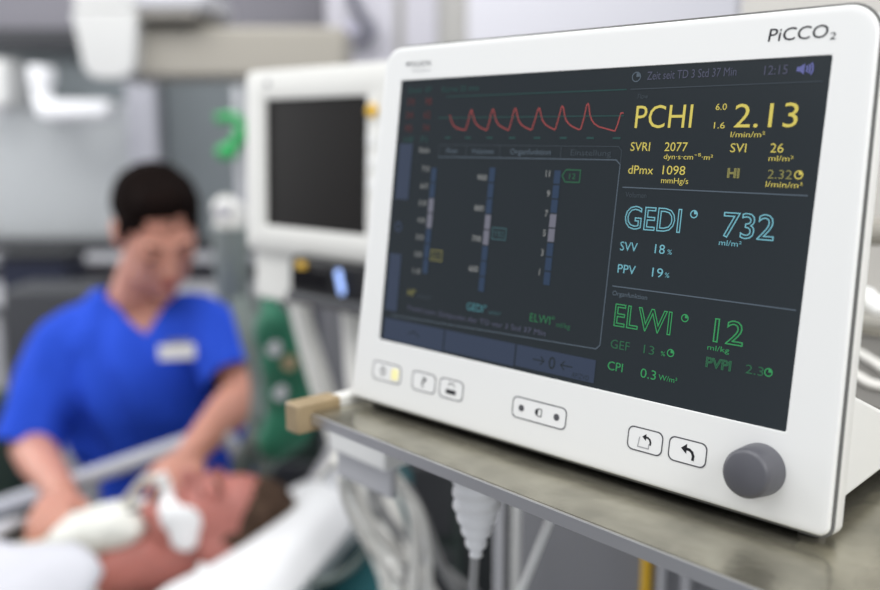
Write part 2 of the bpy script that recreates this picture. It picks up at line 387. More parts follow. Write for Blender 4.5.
line('divider', [(34.5, 70.4), (129, 70.6)], .5, LIND); line('divider', [(36, 21.8), (128.6, 21.8)], .55, LIN); line('divider', [(36.2, -28), (129.6, -27.9)], .55, LIN)
txt('section_name', 'Flow', 39, 65.6, 2.4, LIND); txt('section_name', 'Volumen', 38, 17, 2.6, LIND); txt('section_name', 'Organfunktion', 36.6, -32.6, 2.3, LIN, 19.9)
clock(37, 76.4, 2.3, LIN, .5); txt('status_text', 'Zeit seit TD 3 Std 37 Min', 43.1, 74.7, 3.9, PURD, 46.4); txt('clock_time', '12:15', 102.6, 74.4, 4, PURD, 10.6)
b = BM()
b.faces.new([b.verts.new((p / 1000, SY, q / 1000)) for p, q in ((117.2, 75.2), (118.6, 75.2), (120.6, 73.8), (120.6, 78.6), (118.6, 77.2), (117.2, 77.2))])
for r_ in (2.2, 3.4, 4.6): strip(b, circ(119.6, 76.2, r_, 6, -30, 30), .8)
mo('loudspeaker_icon', b, PURP, scr, smooth=False)
# left column
line('panel_outline', [(-94, 34.8), (30.5, 35.3), (33, 33), (32.4, -59), (30.2, -61.2), (-123, -64.8)], .5, LIN)
wave = [(-87.8, 59.4), (-86.4, 56.4), (-84.6, 53.8), (-81.4, 51.8), (-76, 50.8)]
for vx, px_, pz in ((-74, -71, 62.2), (-57.6, -54.7, 62.4), (-41.5, -38.4, 62.6), (-25.3, -21.9, 62.4), (-9.6, -6.4, 63.1), (6.8, 9.7, 64)):
    nx = vx + 16.2 if px_ < 9 else 27.9
    wave += [(vx, 51), (vx + (px_ - vx) * .45, 56.5), (px_ - .7, pz - .9), (px_, pz), (px_ + .7, pz - .9), (px_ + 1.9, 58.4), (px_ + 3.3, 55.6), (px_ + 5.2, 53.6), (px_ + 8, 52.1), (nx - .9, 50.6 if px_ < 9 else 49.9)]
wave += [(27.9, 49.9), (29, 53), (30.2, 58.8), (31.6, 58.8)]
line('pressure_curve', wave, .6, REDC)
line('threshold_line', [(-97, 58.0), (32, 57.4)], .5, TEALD); line('threshold_line', [(-92, 70.4), (32, 70.4)], .5, TEALD)
rects('tick_row', [(x, x + 4.5, 45.8, 46.7) for x in (-90, -74, -57.5, -41, -23.5, -6, 11, 27)], TEALD)
txt('header_text', 'Druck  AP', -125, 73.5, 3.4, TEALD, 20); txt('header_text', 'Kurve 25 mm', -96, 73.2, 3.4, TEALD, 29)
for i, (a, b_) in enumerate((('SYS', '98'), ('DIA', '62'), ('MAD', '74'))): txt('pressure_reading', a, -125, 66 - 8 * i, 4, REDD, 6.5); txt('pressure_reading', b_, -109.5, 66 - 8 * i, 4, REDD, 5.5)
txt('pressure_reading', 'HF  71', -125, 42.5 + .6, 3.6, TEALD, 20)
for x, s, w, c in ((-111, 'Skala', 9, TXT), (-88, 'Flow', 9, LIN), (-68, 'Volumen', 17, LIN), (-39, 'Organfunktion', 28, LIN), (2, 'Einstellung', 25, LIND)): txt('tab_name', s, x, 37.2, 3.0, c, w)
line('tab_border', [(-94, 34.8), (-94, 42), (31, 42), (33, 40), (33, 33)], .35, LIND)
rects('tab_divider', [(x - .2, x + .2, 35, 42) for x in (-72, -46.6, -4.4)], LIND)
def bar(xc, z0, z1, segs, pale, w=4.2):
    h = (z1 - z0) / segs
    rects('scale_bar', [(xc - w / 2, xc + w / 2, z0 + h * i + .35, z0 + h * (i + 1) - .35) for i in range(segs) if i not in pale], BARB)
    rects('normal_range_bar', [(xc - w / 2, xc + w / 2, z0 + h * i + .35, z0 + h * (i + 1) - .35) for i in pale], BARG)
bar(-96.8, -36, 28.5, 7, (3, 4)); bar(-50.8, -41.5, 29.8, 8, (3, 4)); bar(-5.2, -32.6, 29.4, 8, (3, 4))
for i in range(7): txt('scale_number', '%d.0' % (7 - i), -107, 26 - i * 10.4, 3, TXT, 6)
for i in range(4): txt('scale_number', str(900 - 100 * i), -61.5, 22 - 17.5 * i, 3.2, TXT, 7)
for i in range(6): txt('scale_number', str(11 - 2 * i), -11.8 + (1 if i else -1), 25.5 - 10.6 * i, 3.4, TXT)
line('value_marker', [(-93, -27), (-84, -27), (-84, -21), (-93, -21), (-93, -27)], .55, YELD); txt('value_marker', '2.1', -91.2, -25.6, 3, YELD, 5)
line('value_marker', [(-46.5, -10.6), (-36.6, -10.6), (-36.6, -4.2), (-46.5, -4.2), (-46.5, -10.6)], .6, CYAD); txt('value_marker', '732', -45, -9, 3, CYAD, 7)
line('value_marker', [(-2, 26.4), (.2, 23.2), (9.4, 23.2), (9.4, 29.6), (.2, 29.6), (-2, 26.4)], .6, GRND); txt('value_marker', '12', 2.6, 24.8, 3, GRND, 4)
txt('scale_name', 'HI°', -110, -50.6, 4, YELD, 7); txt('unit', 'l/min/m²', -101, -51, 2.4, LIND, 12)
txt('scale_name', 'GEDI°', -60.5, -53, 4.3, emat('muted_cyan', (80, 136, 146)), 15); txt('unit', 'ml/m²', -43.5, -53.2, 2.4, CYAD, 9)
txt('scale_name', 'ELWI°', -14, -53, 4.3, emat('muted_green', (54, 118, 80)), 16.5); txt('unit', 'ml/kg', 4, -53.6, 2.6, GRND, 9)
txt('status_text', 'Trend zum Zeitpunkt der TD vor 3 Std 37 Min', -109.5, -59.6, 2.9, PURD, 107)
rects('side_tab', [(-128.6, -117, 8, 42.5)], SOFT); rects('side_tab', [(-129, -118.5, -62, -26)], SOFT); line('side_icon', circ(-123.5, -9, 2.6, 10), 1.4, SOFT)
rects('soft_key', [(-128.4, -76.4, -80.4, -67), (-75.4, -22, -79.6, -67), (-21, 31, -79, -67)], SOFT)
b = strip(BM(), [(-9, -73.2), (-1.6, -73.2)], .7, SY - .0001); strip(b, [(-3.8, -71), (-1.6, -73.2), (-3.8, -75.4)], .7, SY - .0001)
strip(b, [(9.6, -73.2), (17, -73.2)], .7, SY - .0001); strip(b, [(11.8, -71), (9.6, -73.2), (11.8, -75.4)], .7, SY - .0001)
mo('zero_arrows', b, SCREEN, scr, smooth=False); txt('zero_sign', '0', 1.6, -76.4, 6.4, SCREEN, 4.4, y=SY - .0001, bold=.01); txt('key_text', 'AP/ZVD', 17, -78.3, 2.6, SCREEN, 11, y=SY - .0001)
line('key_icon', [(-106, -74), (-101, -72), (-97, -75)], .8, SCREEN, SY - .0001)
# maker's lettering on the front
FY = -.00012
txt('lettering', 'PiCCO', 102.8, 88.9, 5.5, INK, 26, parent=mon, y=FY, slant=.1); txt('lettering', '2', 129.9, 87.9, 2.9, INK, 2.5, parent=mon, y=FY, slant=.1)
txt('lettering', 'PULSION', -124.6, 89.4, 3.1, OUTL, 17.4, parent=mon, y=FY); txt('lettering', 'Medical Systems', -122.5, 86.2, 1.6, INK2, 15, parent=mon, y=FY)
b = BM(); b.faces.new([b.verts.new((p / 1000, FY, q / 1000)) for p, q in ((-129, 92), (-127, 89.6), (-125.2, 92.4))]); mo('emblem', b, OUTL, mon, smooth=False)
# buttons
KEY = mat('white_key_foil', (238, 238, 237), 0.5)
def button(name, xc, w, zc=-101.2, h=12, lw=.6, m=OUTL):
    lp = rrect(xc - w / 2, xc + w / 2, zc - h / 2, zc + h / 2, 3.2, 6)
    loops = [[(x / 1000, -.0001, z / 1000) for x, z in rrect(xc - w / 2 + i, xc + w / 2 - i, zc - h / 2 + i, zc + h / 2 - i, 3.2 - i * .6, 6)] for i in (0.0, .05, .2)]
    loops[0] = [(x, .0004, z) for x, _, z in loops[0]]
    kb = mo(name, loft(loops, True, True), KEY)
    lo = [[(x / 1000, y, z / 1000) for x, z in rrect(xc - w / 2 + i, xc + w / 2 - i, zc - h / 2 + i, zc + h / 2 - i, 3.2 - i * .6, 6)] for i, y in ((0, .0002), (0, -.00016), (lw, -.00016), (lw, .0002))]
    mo('key_outline', loft(lo, closed=True), m, kb, smooth=False); return kb
IY = -.0002
def icon(kb, bm, m=INK, name='icon'): return mo(name, bm, m, kb, smooth=False)
kb = button('power_button', -122, 26)
icon(kb, strip(strip(BM(), circ(-125.4, -101.2, 2.1, 16, 110, 430), .7, IY), [(-125.4, -100.2), (-125.4, -98)], .7, IY))
lp = rrect(-117.4, -111.4, -104.8, -97.8, 1.2, 4); icon(kb, extr([(x / 1000, z / 1000) for x, z in lp], -.0004, .0001), YLED, 'lamp')
kb = button('help_button', -89, 20); txt('icon', '?', -91, -104, 5.8, INK, 4.2, parent=kb, y=IY)
kb = button('print_button', -66.2, 19.2); b = strip(BM(), [(-68.4, -99.4), (-67.6, -97.8), (-64.6, -97.8), (-63.8, -99.4)], .6, IY); strip(b, [(-69.4, -102.8), (-63, -102.8)], 2.6, IY); icon(kb, b)
kb = button('brightness_button', -1.3, 36.6)
b = BM()
for xx in (-13.2, 10.6):
    b.faces.new([b.verts.new((p / 1000, IY, q / 1000)) for p, q in circ(xx, -101.2, 1.9, 14)[:-1]])
icon(kb, b, OUTL); b = BM(); b.faces.new([b.verts.new((p / 1000, IY, q / 1000)) for p, q in circ(-1.8, -101.2, 2, 8, 90, 270)]); strip(b, [(-1.8, -99.2), (.6, -99.2), (.6, -103.2), (-1.8, -103.2)], .5, IY); icon(kb, b)
kb = button('page_button', 64.2, 19.6)
def back_arrow(x, z, s, bm): 
    bm.faces.new([bm.verts.new((p / 1000, IY, q / 1000)) for p, q in ((x - 3.4 * s, z + 1.2 * s), (x - .6 * s, z + 3.6 * s), (x - .6 * s, z - 1.0 * s))])
    arc = [(x - .8 * s, z + 1.3 * s), (x + .8 * s, z + 1.2 * s), (x + 2.2 * s, z + .3 * s), (x + 2.9 * s, z - 1.3 * s), (x + 2.8 * s, z - 3 * s)]
    return strip(bm, arc, 1.25 * s, IY)
b = strip(BM(), [(61.2, -100), (60.6, -104.8), (66.6, -104.8), (66.6, -102.6)], .6, IY); icon(kb, b, INK2); icon(kb, back_arrow(65.2, -100.4, .75, BM()))
kb = button('back_button', 87.1, 19.9); icon(kb, back_arrow(87.3, -101.2, 1.05, BM()))
kn = lathe([(.0004, .001), (.0118, .001), (.0118, -.002), (.0109, -.0135), (.0102, -.0152), (.0090, -.0160), (.0004, -.0162)], 48)
mo('knob', xf(kn, Matrix.Translation((.1226, 0, -.1004))), KNOB, label='dark grey turning knob')

exec_parts = []
# ================================================================ SECOND MONITOR
M2 = Matrix.Translation(U(244.5, 160, 1.2)) @ Matrix.Rotation(R(-42), 4, 'Z') @ Matrix.Rotation(R(-2), 4, 'X')
k = 1.2 / 1.05
W2 = .27 * k; zt, zb = .100 * k, -.1025 * k     # local x from the left edge, z about the centre
mon2 = thing('patient_monitor', 'smaller white monitor with a dark blank screen behind the lit monitor', 'monitor', M=M2 @ Matrix.Translation((W2 / 2, .03, zb - .075)))
def m2(name, bm, m, parent=None, **q): return obj(name, xf(bm, M2), m, parent or mon2, **q)
sx0, sx1, sz0, sz1 = .038 * k, .204 * k, -.0725 * k, .0675 * k
lo = lambda i, y: [(x, y, z) for x, z in rrect(i, W2 - i, zb + i, zt - i, [.008, .008, .014, .014], 6)]
li = lambda i, y: [(x, y, z) for x, z in rrect(sx0 + i, sx1 - i, sz0 + i, sz1 - i, .003, 6)]
m2('bezel', loft([li(0, .006), li(0, .0005), li(-.001, 0), lo(.006, 0), lo(.001, .003), lo(0, .008), lo(0, .024), lo(.02, .026), li(-.002, .02)], closed=True), WHITE2)
m2('housing', loft([lo(.006, .024), lo(.008, .07), lo(.03, .09)], True, True), WHITE2)
m2('screen', loft([li(-.001, .004), li(-.001, .007)], True, True), mat('dark_blank_screen', (26, 24, 23), 0.4, spec=.12), smooth=False, label='dark blank screen')
m2('alarm_lamp', xf(lathe([(.0005, .002), (.008, .002), (.008, -.003), (.006, -.004), (.0005, -.0045)], 20), Matrix.Translation((.206 * k + .007, 0, .052 * k))), YELL, label='yellow round key')
for i in range(3): m2('key', extr(rrect(.206 * k, .206 * k + .014, .02 - .025 * i, .034 - .025 * i, .002, 3), -.0015, .002), WHITE)
m2('emblem', extr(rrect(.04 * k, .048 * k, .081 * k, .087 * k, .001, 2), -.0006, .001), GREY)
m2('mount_panel', boxb((.004, .012, zb - .066), (.078 * k, .06, zb + .01)), WHITE2, bevel=.005, label='white block under the left corner')
m2('mount_arm', boxb((.1, .088, zb + .05), (.16, .4, zb + .1)), LIGHTG, bevel=.005)
# black module hanging under it
bx = thing('infusion_module', 'black boxy module under the blank-screen monitor with a blue light', 'medical device', M=M2 @ Matrix.Translation((.15 * k, .02, zb - .05)))
def mb(name, bm, m, parent=None, **q): return obj(name, xf(bm, M2), m, parent or bx, **q)
bz1, bz0 = zb + .000, zb - .053
mb('case', boxb((.094 * k, -.012, bz0), (.26 * k, .1, bz1)), BLACKP, bevel=.005)
mb('front_recess', boxb((.098 * k, -.0135, bz0 + .016), (.16 * k, -.011, bz1 - .012)), mat('black_glass', (6, 6, 8), 0.15), bevel=.002)
mb('lower_lip', boxb((.094 * k, -.018, bz0 - .004), (.26 * k, .0, bz0 + .01)), DARKG, bevel=.003)
mb('sticker', boxb((.109 * k, -.0145, bz1 - .013), (.123 * k, -.0115, bz1 - .004)), YELL, bevel=.0005, label='small yellow sticker')
b = BM()
for q in range(3): add_ell(b, (.178 * k + .003 * q, -.015, bz1 - .013 - .009 * q), (.0052, .003, .0066), sub=2)
mb('indicator_light', b, mat('blue_white_light', (150, 180, 250), .4, emis=(170, 198, 255), es=.8), label='pale blue lit indicator')
# column under it
def quick_box(name, label, cat, lo_, hi_, m, M=None, bevel=.006, group=None):
    return tag(obj(name, boxb(lo_, hi_, M), m, bevel=bevel), label, cat, group)
p0 = U(338, 330, 1.93)
st = thing('equipment_post', 'grey upright post behind the thick slanting white tube', 'post', loc=(p0.x, p0.y + .03, 0))
obj('post', boxb((p0.x - .04, p0.y, 0.03), (p0.x + .04, p0.y + .05, 1.36)), MIDG, st, bevel=.006)
obj('foot_plate', boxb((p0.x - .13, p0.y - .07, 0), (p0.x + .13, p0.y + .09, .03)), DARKG, st, bevel=.01)
# the stand that carries the blank-screen monitor
ap = M2 @ V((.13, .395, zb + .075))
obj('stand_post', tube([(ap.x, ap.y, .03), (ap.x, ap.y, ap.z + .03)], .022, 16), LIGHTG, mon2)
obj('stand_base', extr([(ap.x + .11 * math.cos(R(30 * i)), ap.y + .11 * math.sin(R(30 * i))) for i in range(12)], 0, .03, 'z'), DARKG, mon2, bevel=.008)
# pale hose bundles
def bundle(name, label, pts, r, m=CABLE, n=10, group=None, cat='cable'):
    return tag(obj(name, tube(spline(pts), r, n), m), label, cat, group)
bundle('ventilator_tube', 'thick white tube slanting down in front of the green bag', [U(300, 300, 1.16), U(308, 335, 1.17), U(320, 372, 1.18), U(336, 420, 1.2), U(356, 475, 1.2), U(390, 560, 1.16), U(420, 650, 1.1)], .012)
bundle('ventilator_tube', 'thin white tube running beside the thick white slanting tube', [U(290, 296, 1.17), U(300, 335, 1.19), U(312, 380, 1.2), U(332, 440, 1.2), U(360, 520, 1.18), U(392, 600, 1.14), U(405, 660, 1.1)], .006)
bundle('ventilator_tube', 'bright white tube hanging just left of the lit monitor', [U(352, 303, 1.1), U(355, 335, 1.1), U(358, 380, 1.1), U(364, 430, 1.1), U(392, 520, 1.08), U(420, 640, 1.02)], .0155)

# ================================================================ VENTILATOR, BAGS, TUBES BEHIND THE BED
vent = thing('ventilator', 'dark grey ventilator cart standing behind the green breathing bag', 'medical device', loc=(U(330, 400, 2.2).x, 2.2, 0))
vx0, vx1 = U(262, 420, 2.1).x, U(466, 420, 2.1).x
obj('body', boxb((vx0, 2.05, .12), (vx1, 2.5, U(300, 335, 2.1).z)), DGREEN, vent, bevel=.02)
obj('upper_unit', boxb((vx0 + .12, 2.1, U(300, 335, 2.1).z - .01), (vx1, 2.45, U(300, 285, 2.1).z)), DARKG, vent, bevel=.02)
for i in range(3): obj('drawer', boxb((vx0 + .03, 2.035, .2 + .22 * i), (vx1 - .03, 2.06, .39 + .22 * i)), DARKG, vent, bevel=.008)
for x in (vx0 + .06, vx1 - .06):
    for y in (2.12, 2.42):
        b = lathe([(.001, -.02), (.055, -.02), (.06, -.01), (.06, .01), (.055, .02), (.001, .02)], 20); obj('castor', xf(b, Matrix.Translation((x, y, .0601))), BLACKP, vent)
bag = thing('breathing_bag', 'green hanging breathing bag left of the tan rail end cap', 'breathing bag', loc=U(280, 420, 1.5))
b = BM(); 
for (u, v, ru, rv) in ((274, 332, .035, .05), (284, 362, .042, .06), (292, 392, .05, .06), (288, 425, .045, .05), (276, 440, .035, .04)): add_ell(b, U(u, v, 1.5), (ru, .035, rv))
obj('bag', remesh(b, .008, 6), GREENB, bag)
for i, (u, v) in enumerate(((275, 348), (281, 392), (290, 362))):
    obj('valve_fitting', xf(lathe([(.001, -.01), (.012, -.01), (.009, .012), (.001, .012)], 16), Matrix.Translation(U(u, v, 1.455))), LIGHTG if i < 2 else TAN, bag, label='pale round fitting')
obj('neck', tube([U(272, 318, 1.5), U(268, 290, 1.55)], [.018, .014], 14), GREENB, bag)
bundle('corrugated_hose', 'grey green corrugated hose left of the green breathing bag', [U(240, 300, 1.7), U(252, 340, 1.66), U(262, 385, 1.64), U(258, 430, 1.62), U(240, 470, 1.66)], .022, HOSE)
tag(obj('corrugated_hose', corr([U(262, 300, 1.58), U(262, 340, 1.58), U(268, 400, 1.56), U(275, 450, 1.58), U(262, 475, 1.62)], .011, .0025, .012), HOSE), 'thin ribbed hose between the green bag and the blue sleeve', 'hose')
bundle('suction_tube', 'clear thin tube curling beside the elbow of the blue scrubs', [U(248, 420, 1.6), U(256, 440, 1.58), U(262, 455, 1.58), U(256, 480, 1.6), U(246, 500, 1.62)], .006, HOSE)
pole_y = 2.3; pole_x = U(240, 150, pole_y).x
ivp = thing('drip_stand', 'slim pale pole left of the blank-screen monitor', 'stand', loc=(pole_x, pole_y, 0))
obj('pole', tube([(pole_x, pole_y, .03), (pole_x, pole_y, 1.72)], .012, 12), LIGHTG, ivp)
for i in range(5):
    a = R(72 * i); obj('leg', tube([(pole_x, pole_y, .07), (pole_x + .2 * math.cos(a), pole_y + .2 * math.sin(a), .012)], [.014, .010], 10), LIGHTG, ivp)
gc = thing('hose_clamp', 'bright green hooked clamp on the slim pale pole', 'clamp', loc=U(230, 138, 2.25))
obj('hook', tube(spline([U(217, 119, 2.25), U(228, 117, 2.25), U(238, 120, 2.25), U(241, 132, 2.25), U(236, 142, 2.25), U(228, 148, 2.25)], 6), .0125, 10), GREEN, gc)
b = BM(); add_ell(b, U(227, 152, 2.25), (.028, .024, .02)); obj('grip', b, GREEN, gc)
obj('jaw', box(U(240, 138, 2.27), (.034, .05, .024)), GREEN, gc, bevel=.003)
su = thing('suction_regulator', 'grey suction canister with a white head on the slim pale pole', 'medical device', loc=U(230, 310, 2.2))
c0 = U(231, 235, 2.2); c1 = U(234, 318, 2.2)
obj('canister', tube([(c0.x, 2.2, c1.z), (c0.x, 2.2, c0.z + .02)], [.040, .046], 20), mat('smoky_grey_plastic', (120, 128, 125), .35), su)
b = BM(); add_ell(b, U(226, 208, 2.2), (.034, .034, .03)); add_ell(b, U(230, 224, 2.2), (.040, .038, .022)); add_ell(b, U(238, 212, 2.2), (.02, .024, .02)); obj('head', remesh(b, .006, 3), WHITE2, su)
obj('dial', xf(lathe([(.001, 0), (.018, 0), (.016, -.014), (.001, -.015)], 16), Matrix.Translation(U(224, 210, 2.163))), LIGHTG, su)
obj('mounting_arm', tube([U(229, 224, 2.2), V((pole_x, pole_y - .012, c0.z + .05))], .008, 8), LIGHTG, su)

# ================================================================ BACKGROUND: WINDOW SIDE
y_ = 3.3
ct = thing('side_counter', 'low grey counter unit under the blinded window', 'counter', loc=(-1.75, y_, 0))
cz = U(40, 282, y_).z
obj('worktop', boxb((-3.0, 2.95, cz - .03), (U(250, 300, 3.0).x, 3.34, cz)), LIGHTG, ct, bevel=.006)
obj('cabinet', boxb((-2.95, 3.0, .08), (U(245, 300, 3.0).x, 3.33, cz - .03)), MIDG, ct, bevel=.004)
for i in range(4):
    x0 = -2.9 + .48 * i; d = obj('door', boxb((x0, 2.982, .12), (x0 + .45, 3.001, cz - .06)), LIGHTG, ct, bevel=.003); obj('handle', tube([(x0 + .38, 2.965, cz - .12), (x0 + .38, 2.965, cz - .26)], .007, 8), STEELE, d)
obj('plinth', boxb((-2.9, 3.04, 0), (U(245, 300, 3.0).x, 3.3, .08)), DARKG, ct)
a = U(10, 258, 3.1); b2 = U(76, 276, 3.1)
bxn = thing('storage_bin', 'dark navy open bin on the counter under the window', 'bin', loc=((a.x + b2.x) / 2, 3.1, cz))
obj('body', boxb((a.x, 3.02, cz), (b2.x, 3.2, U(40, 256, 3.02).z)), NAVY, bxn, bevel=.008); obj('rim', boxb((a.x - .008, 3.012, U(40, 256, 3.02).z - .014), (b2.x + .008, 3.208, U(40, 256, 3.02).z + .004)), BLACKP, bxn, bevel=.004)
a = U(14, 285, 2.75); b2 = U(74, 335, 2.75); 
tr = thing('instrument_trolley', 'dark grey trolley left of the person in blue', 'trolley', loc=((a.x + b2.x) / 2, 2.75, 0))
obj('box', boxb((a.x, 2.66, b2.z - .1), (b2.x + .1, 2.86, a.z)), DARKG, tr, bevel=.01)
for x in (a.x + .03, b2.x + .07):
    for y in (2.69, 2.83): obj('leg', tube([(x, y, 0), (x, y, b2.z - .09)], .012, 8), MIDG, tr)
obj('shelf', boxb((a.x, 2.67, .3), (b2.x + .1, 2.85, .32)), MIDG, tr)
a = U(-70, 392, 2.13); b2 = U(32, 530, 2.13)
gch = thing('upholstered_chair', 'dark green chair at the left picture edge behind the blue sleeve', 'chair', loc=((a.x + b2.x) / 2, 2.35, 0))
DKG = mat('dark_green_vinyl', (30, 48, 38), .6)
obj('backrest', boxb((a.x, 2.11, .62), (b2.x, 2.18, a.z), None), DKG, gch, bevel=.025, seg=4)
obj('seat', boxb((a.x, 2.16, .42), (b2.x, 2.58, .50)), DKG, gch, bevel=.02, seg=3)
for x in (a.x + .03, b2.x - .03):
    obj('leg', tube([(x, 2.17, 0), (x, 2.17, .66)], .013, 10), DARKG, gch); obj('leg', tube([(x, 2.55, 0), (x, 2.55, .43)], .013, 10), DARKG, gch)
# white articulated lamp in front of the window
la = thing('reading_lamp', 'white bent arm lamp in front of the blinded window', 'lamp', loc=(U(46, 120, 3.25).x, 3.4, U(46, 120, 3.25).z))
LW = mat('lamp_white_enamel', (246, 246, 248), .4)
obj('arm', tube(spline([V((U(46, 110, 3.25).x, 3.46, U(46, 112, 3.25).z)), U(50, 112, 3.25), U(42, 95, 3.25), U(43, 76, 3.25)], 6), .035, 12), LW, la)
obj('lamp_head', boxb((U(46, 112, 3.25).x, 3.2, U(60, 119, 3.25).z), (U(114, 112, 3.25).x, 3.3, U(60, 100, 3.25).z)), LW, la, bevel=.02)
obj('lamp_joint', tube([U(42, 84, 3.25), U(42, 66, 3.25)], .045, 16), LW, la)
wb = thing('wall_dispenser', 'white rounded dispenser at the left picture edge by the window', 'dispenser', loc=(U(2, 110, 3.35).x, 3.4, U(2, 115, 3.35).z))
obj('body', boxb((U(-18, 110, 3.35).x, 3.32, U(0, 108, 3.35).z), (U(13, 110, 3.35).x, 3.5, U(0, 58, 3.35).z)), mat('off_white_plastic', (224, 224, 222), .4), wb, bevel=.03, seg=4)
obj('nozzle', tube([U(0, 108, 3.38), U(0, 116, 3.38)], .03, 12), LIGHTG, wb)
# ceiling pendant
pd = thing('ceiling_pendant', 'white boxed ceiling pendant with a long beige arm', 'pendant', loc=U(105, 40, 2.6))
a = U(74, 79, 2.5); b2 = U(136, -4, 2.5)
PWH = mat('pendant_white', (198, 198, 196), .45)
zt_ = U(74, 11, 2.5).z
lp = [(x, z) for x, z in rrect(a.x, b2.x, a.z, zt_, [.04, .04, .006, .006], 5)]
lp = [(x + (.028 if x < (a.x + b2.x) / 2 else -.020) * (zt_ - z) / (zt_ - a.z) + .004 * (x < (a.x + b2.x) / 2), z) for x, z in lp]
obj('end_cap', extr(lp, 2.5, 2.85), PWH, pd, bevel=.012, label='white end cap')
a2 = U(134, 78, 2.56); b3 = U(345, 26, 2.56)
obj('arm', boxb((a2.x - .02, 2.56, a2.z), (b3.x, 2.8, b3.z)), BEIGE, pd, bevel=.015, label='beige arm')
obj('top_plate', boxb((b2.x - .03, 2.51, U(140, 19, 2.5).z), (U(196, 20, 2.5).x, 2.84, U(140, 10, 2.5).z)), mat('dark_beige_paint', (128, 124, 117), .5), pd, bevel=.006)
obj('upper_box', boxb((b2.x - .03, 2.51, U(140, 10, 2.5).z), (U(204, 20, 2.5).x, 2.86, U(140, -14, 2.5).z)), LIGHTG, pd, bevel=.02)
obj('cover', boxb((a.x + .008, 2.505, zt_), (b2.x - .004, 2.86, U(74, -14, 2.5).z)), PWH, pd, bevel=.012)
obj('ceiling_tube', tube([(U(170, 0, 2.65).x, 2.68, U(74, -14, 2.5).z), (U(170, 0, 2.65).x, 2.68, 2.8)], .06, 20), LIGHTG, pd)
# tall white cabinets
CABW = mat('white_cabinet_laminate', (190, 188, 196), .45)
CABG = mat('grey_cabinet_edge', (172, 170, 166), .5)
def cabinet(label, u0, u1, Y, dep=.4, ud=None, door_m=CABW):
    x0, x1 = U(u0, 20, Y).x, U(u1, 20, Y).x; xd = U(ud or u1, 20, Y).x
    t = thing('tall_cabinet', label, 'cabinet', loc=((x0 + x1) / 2, Y + dep / 2, 0), group='tall cabinets')
    obj('carcass', boxb((x0, Y, 0), (x1, Y + dep, 2.5)), CABG, t, bevel=.004)
    d = obj('door', boxb((x0 + .004, Y - .02, .08), (xd - .015, Y, 2.49)), door_m, t, bevel=.004)
    obj('handle', tube([(xd - .06, Y - .045, 1.15), (xd - .06, Y - .045, 1.3)], .008, 8), STEELE, d)
    return t
cabinet('tall white cabinet behind the blank-screen monitor', 326, 403, 3.0, ud=400)
cabinet('tall white cabinet behind the left top corner of the lit monitor', 403.3, 466, 3.0, ud=442)
cabinet('wide tall white cabinet behind the top edge of the lit monitor', 466, 742, 3.0, door_m=mat('bright_cabinet_laminate', (214, 213, 220), .45))
hk = thing('infusion_line', 'dark curled infusion line hanging on the white cabinet', 'tube', loc=U(355, 25, 2.9))
obj('line', tube(spline([U(350, -12, 2.93), U(354, 4, 2.93), U(362, 18, 2.93), U(371, 30, 2.93), U(366, 40, 2.93), U(354, 46, 2.93)], 6), [.016] * 31, 10), mat('grey_rubber', (86, 86, 98), .6), hk)
obj('drip_chamber', tube([U(367, 22, 2.93), U(371, 36, 2.93)], [.024, .02], 12), mat('grey_clear_plastic', (110, 110, 122), .4), hk)
obj('roller_clamp', box(U(350, 30, 2.94), (.03, .03, .04)), mat('pale_lilac_plastic', (176, 174, 196), .5), hk, bevel=.006)
obj('hanger', tube([U(350, -12, 2.93), V((U(350, -12, 2.93).x, 2.9795, U(350, -12, 2.93).z))], .008, 8), STEELE, hk)

# ================================================================ RIGHT EDGE: WALL FITTINGS BEHIND THE MONITOR
def W(s, off, z): return SP(s, off, z)
kn2 = thing('wall_pipe', 'beige pipe stub on the wall right of the lit monitor', 'pipe', M=SM @ Matrix.Translation((.25, .45, .1)))
pA, pB = U(859, 233, .66), U(930, 236, .56)
obj('pipe', tube([pA, pA.lerp(pB, .12), pA.lerp(pB, .25), pA.lerp(pB, .4), pB], [.0105, .0092, .0083, .0080, .0080], 18), mat('grey_beige_paint', (150, 146, 136), .5), kn2)
obj('flange', tube([pA - (pB - pA).normalized() * .012, pA], [.0118, .011], 18), BEIGE, kn2)
dn = V((E2.x, E2.y, 0)); m_ = pA.lerp(pB, .03)
hit = (WOFF - (m_ - S0).dot(E2))
obj('stand_off', tube([m_, m_ + dn * (hit + .002)], .009, 12), BEIGE, kn2)
rl = thing('wall_rail', 'grey horizontal rail on the wall above the curved cables', 'rail', M=SM @ Matrix.Translation((.4, WOFF - .03, 0)))
obj('bar', boxb((.05, WOFF - .05, .010), (1.2, WOFF - .038, .018), SM), mat('olive_grey_paint', (158, 155, 146), .5), rl, bevel=.002)
for s in (.1, .6, 1.1): obj('rail_holder', boxb((s - .012, WOFF - .04, .011), (s + .012, WOFF + .001, .017), SM), MIDG, rl)
pl = thing('mains_plug', 'white plug hanging at the right edge above the grey rail', 'plug', loc=U(872, 302, .6))
b = BM(); add_ell(b, U(863, 297, .6), (.009, .009, .008)); add_chain(b, [U(860, 294, .6), U(868, 296, .6), U(873, 303, .6)], [.006, .007, .006]); add_chain(b, [U(866, 305, .6), U(876, 304, .59), U(884, 310, .58)], [.006, .007, .007])
obj('plug_body', remesh(b, .0025, 2), WHITE, pl)
obj('cord', tube(spline([U(884, 310, .58), U(900, 318, .56), U(925, 345, .54)], 6), .004, 10), CABLE, pl)
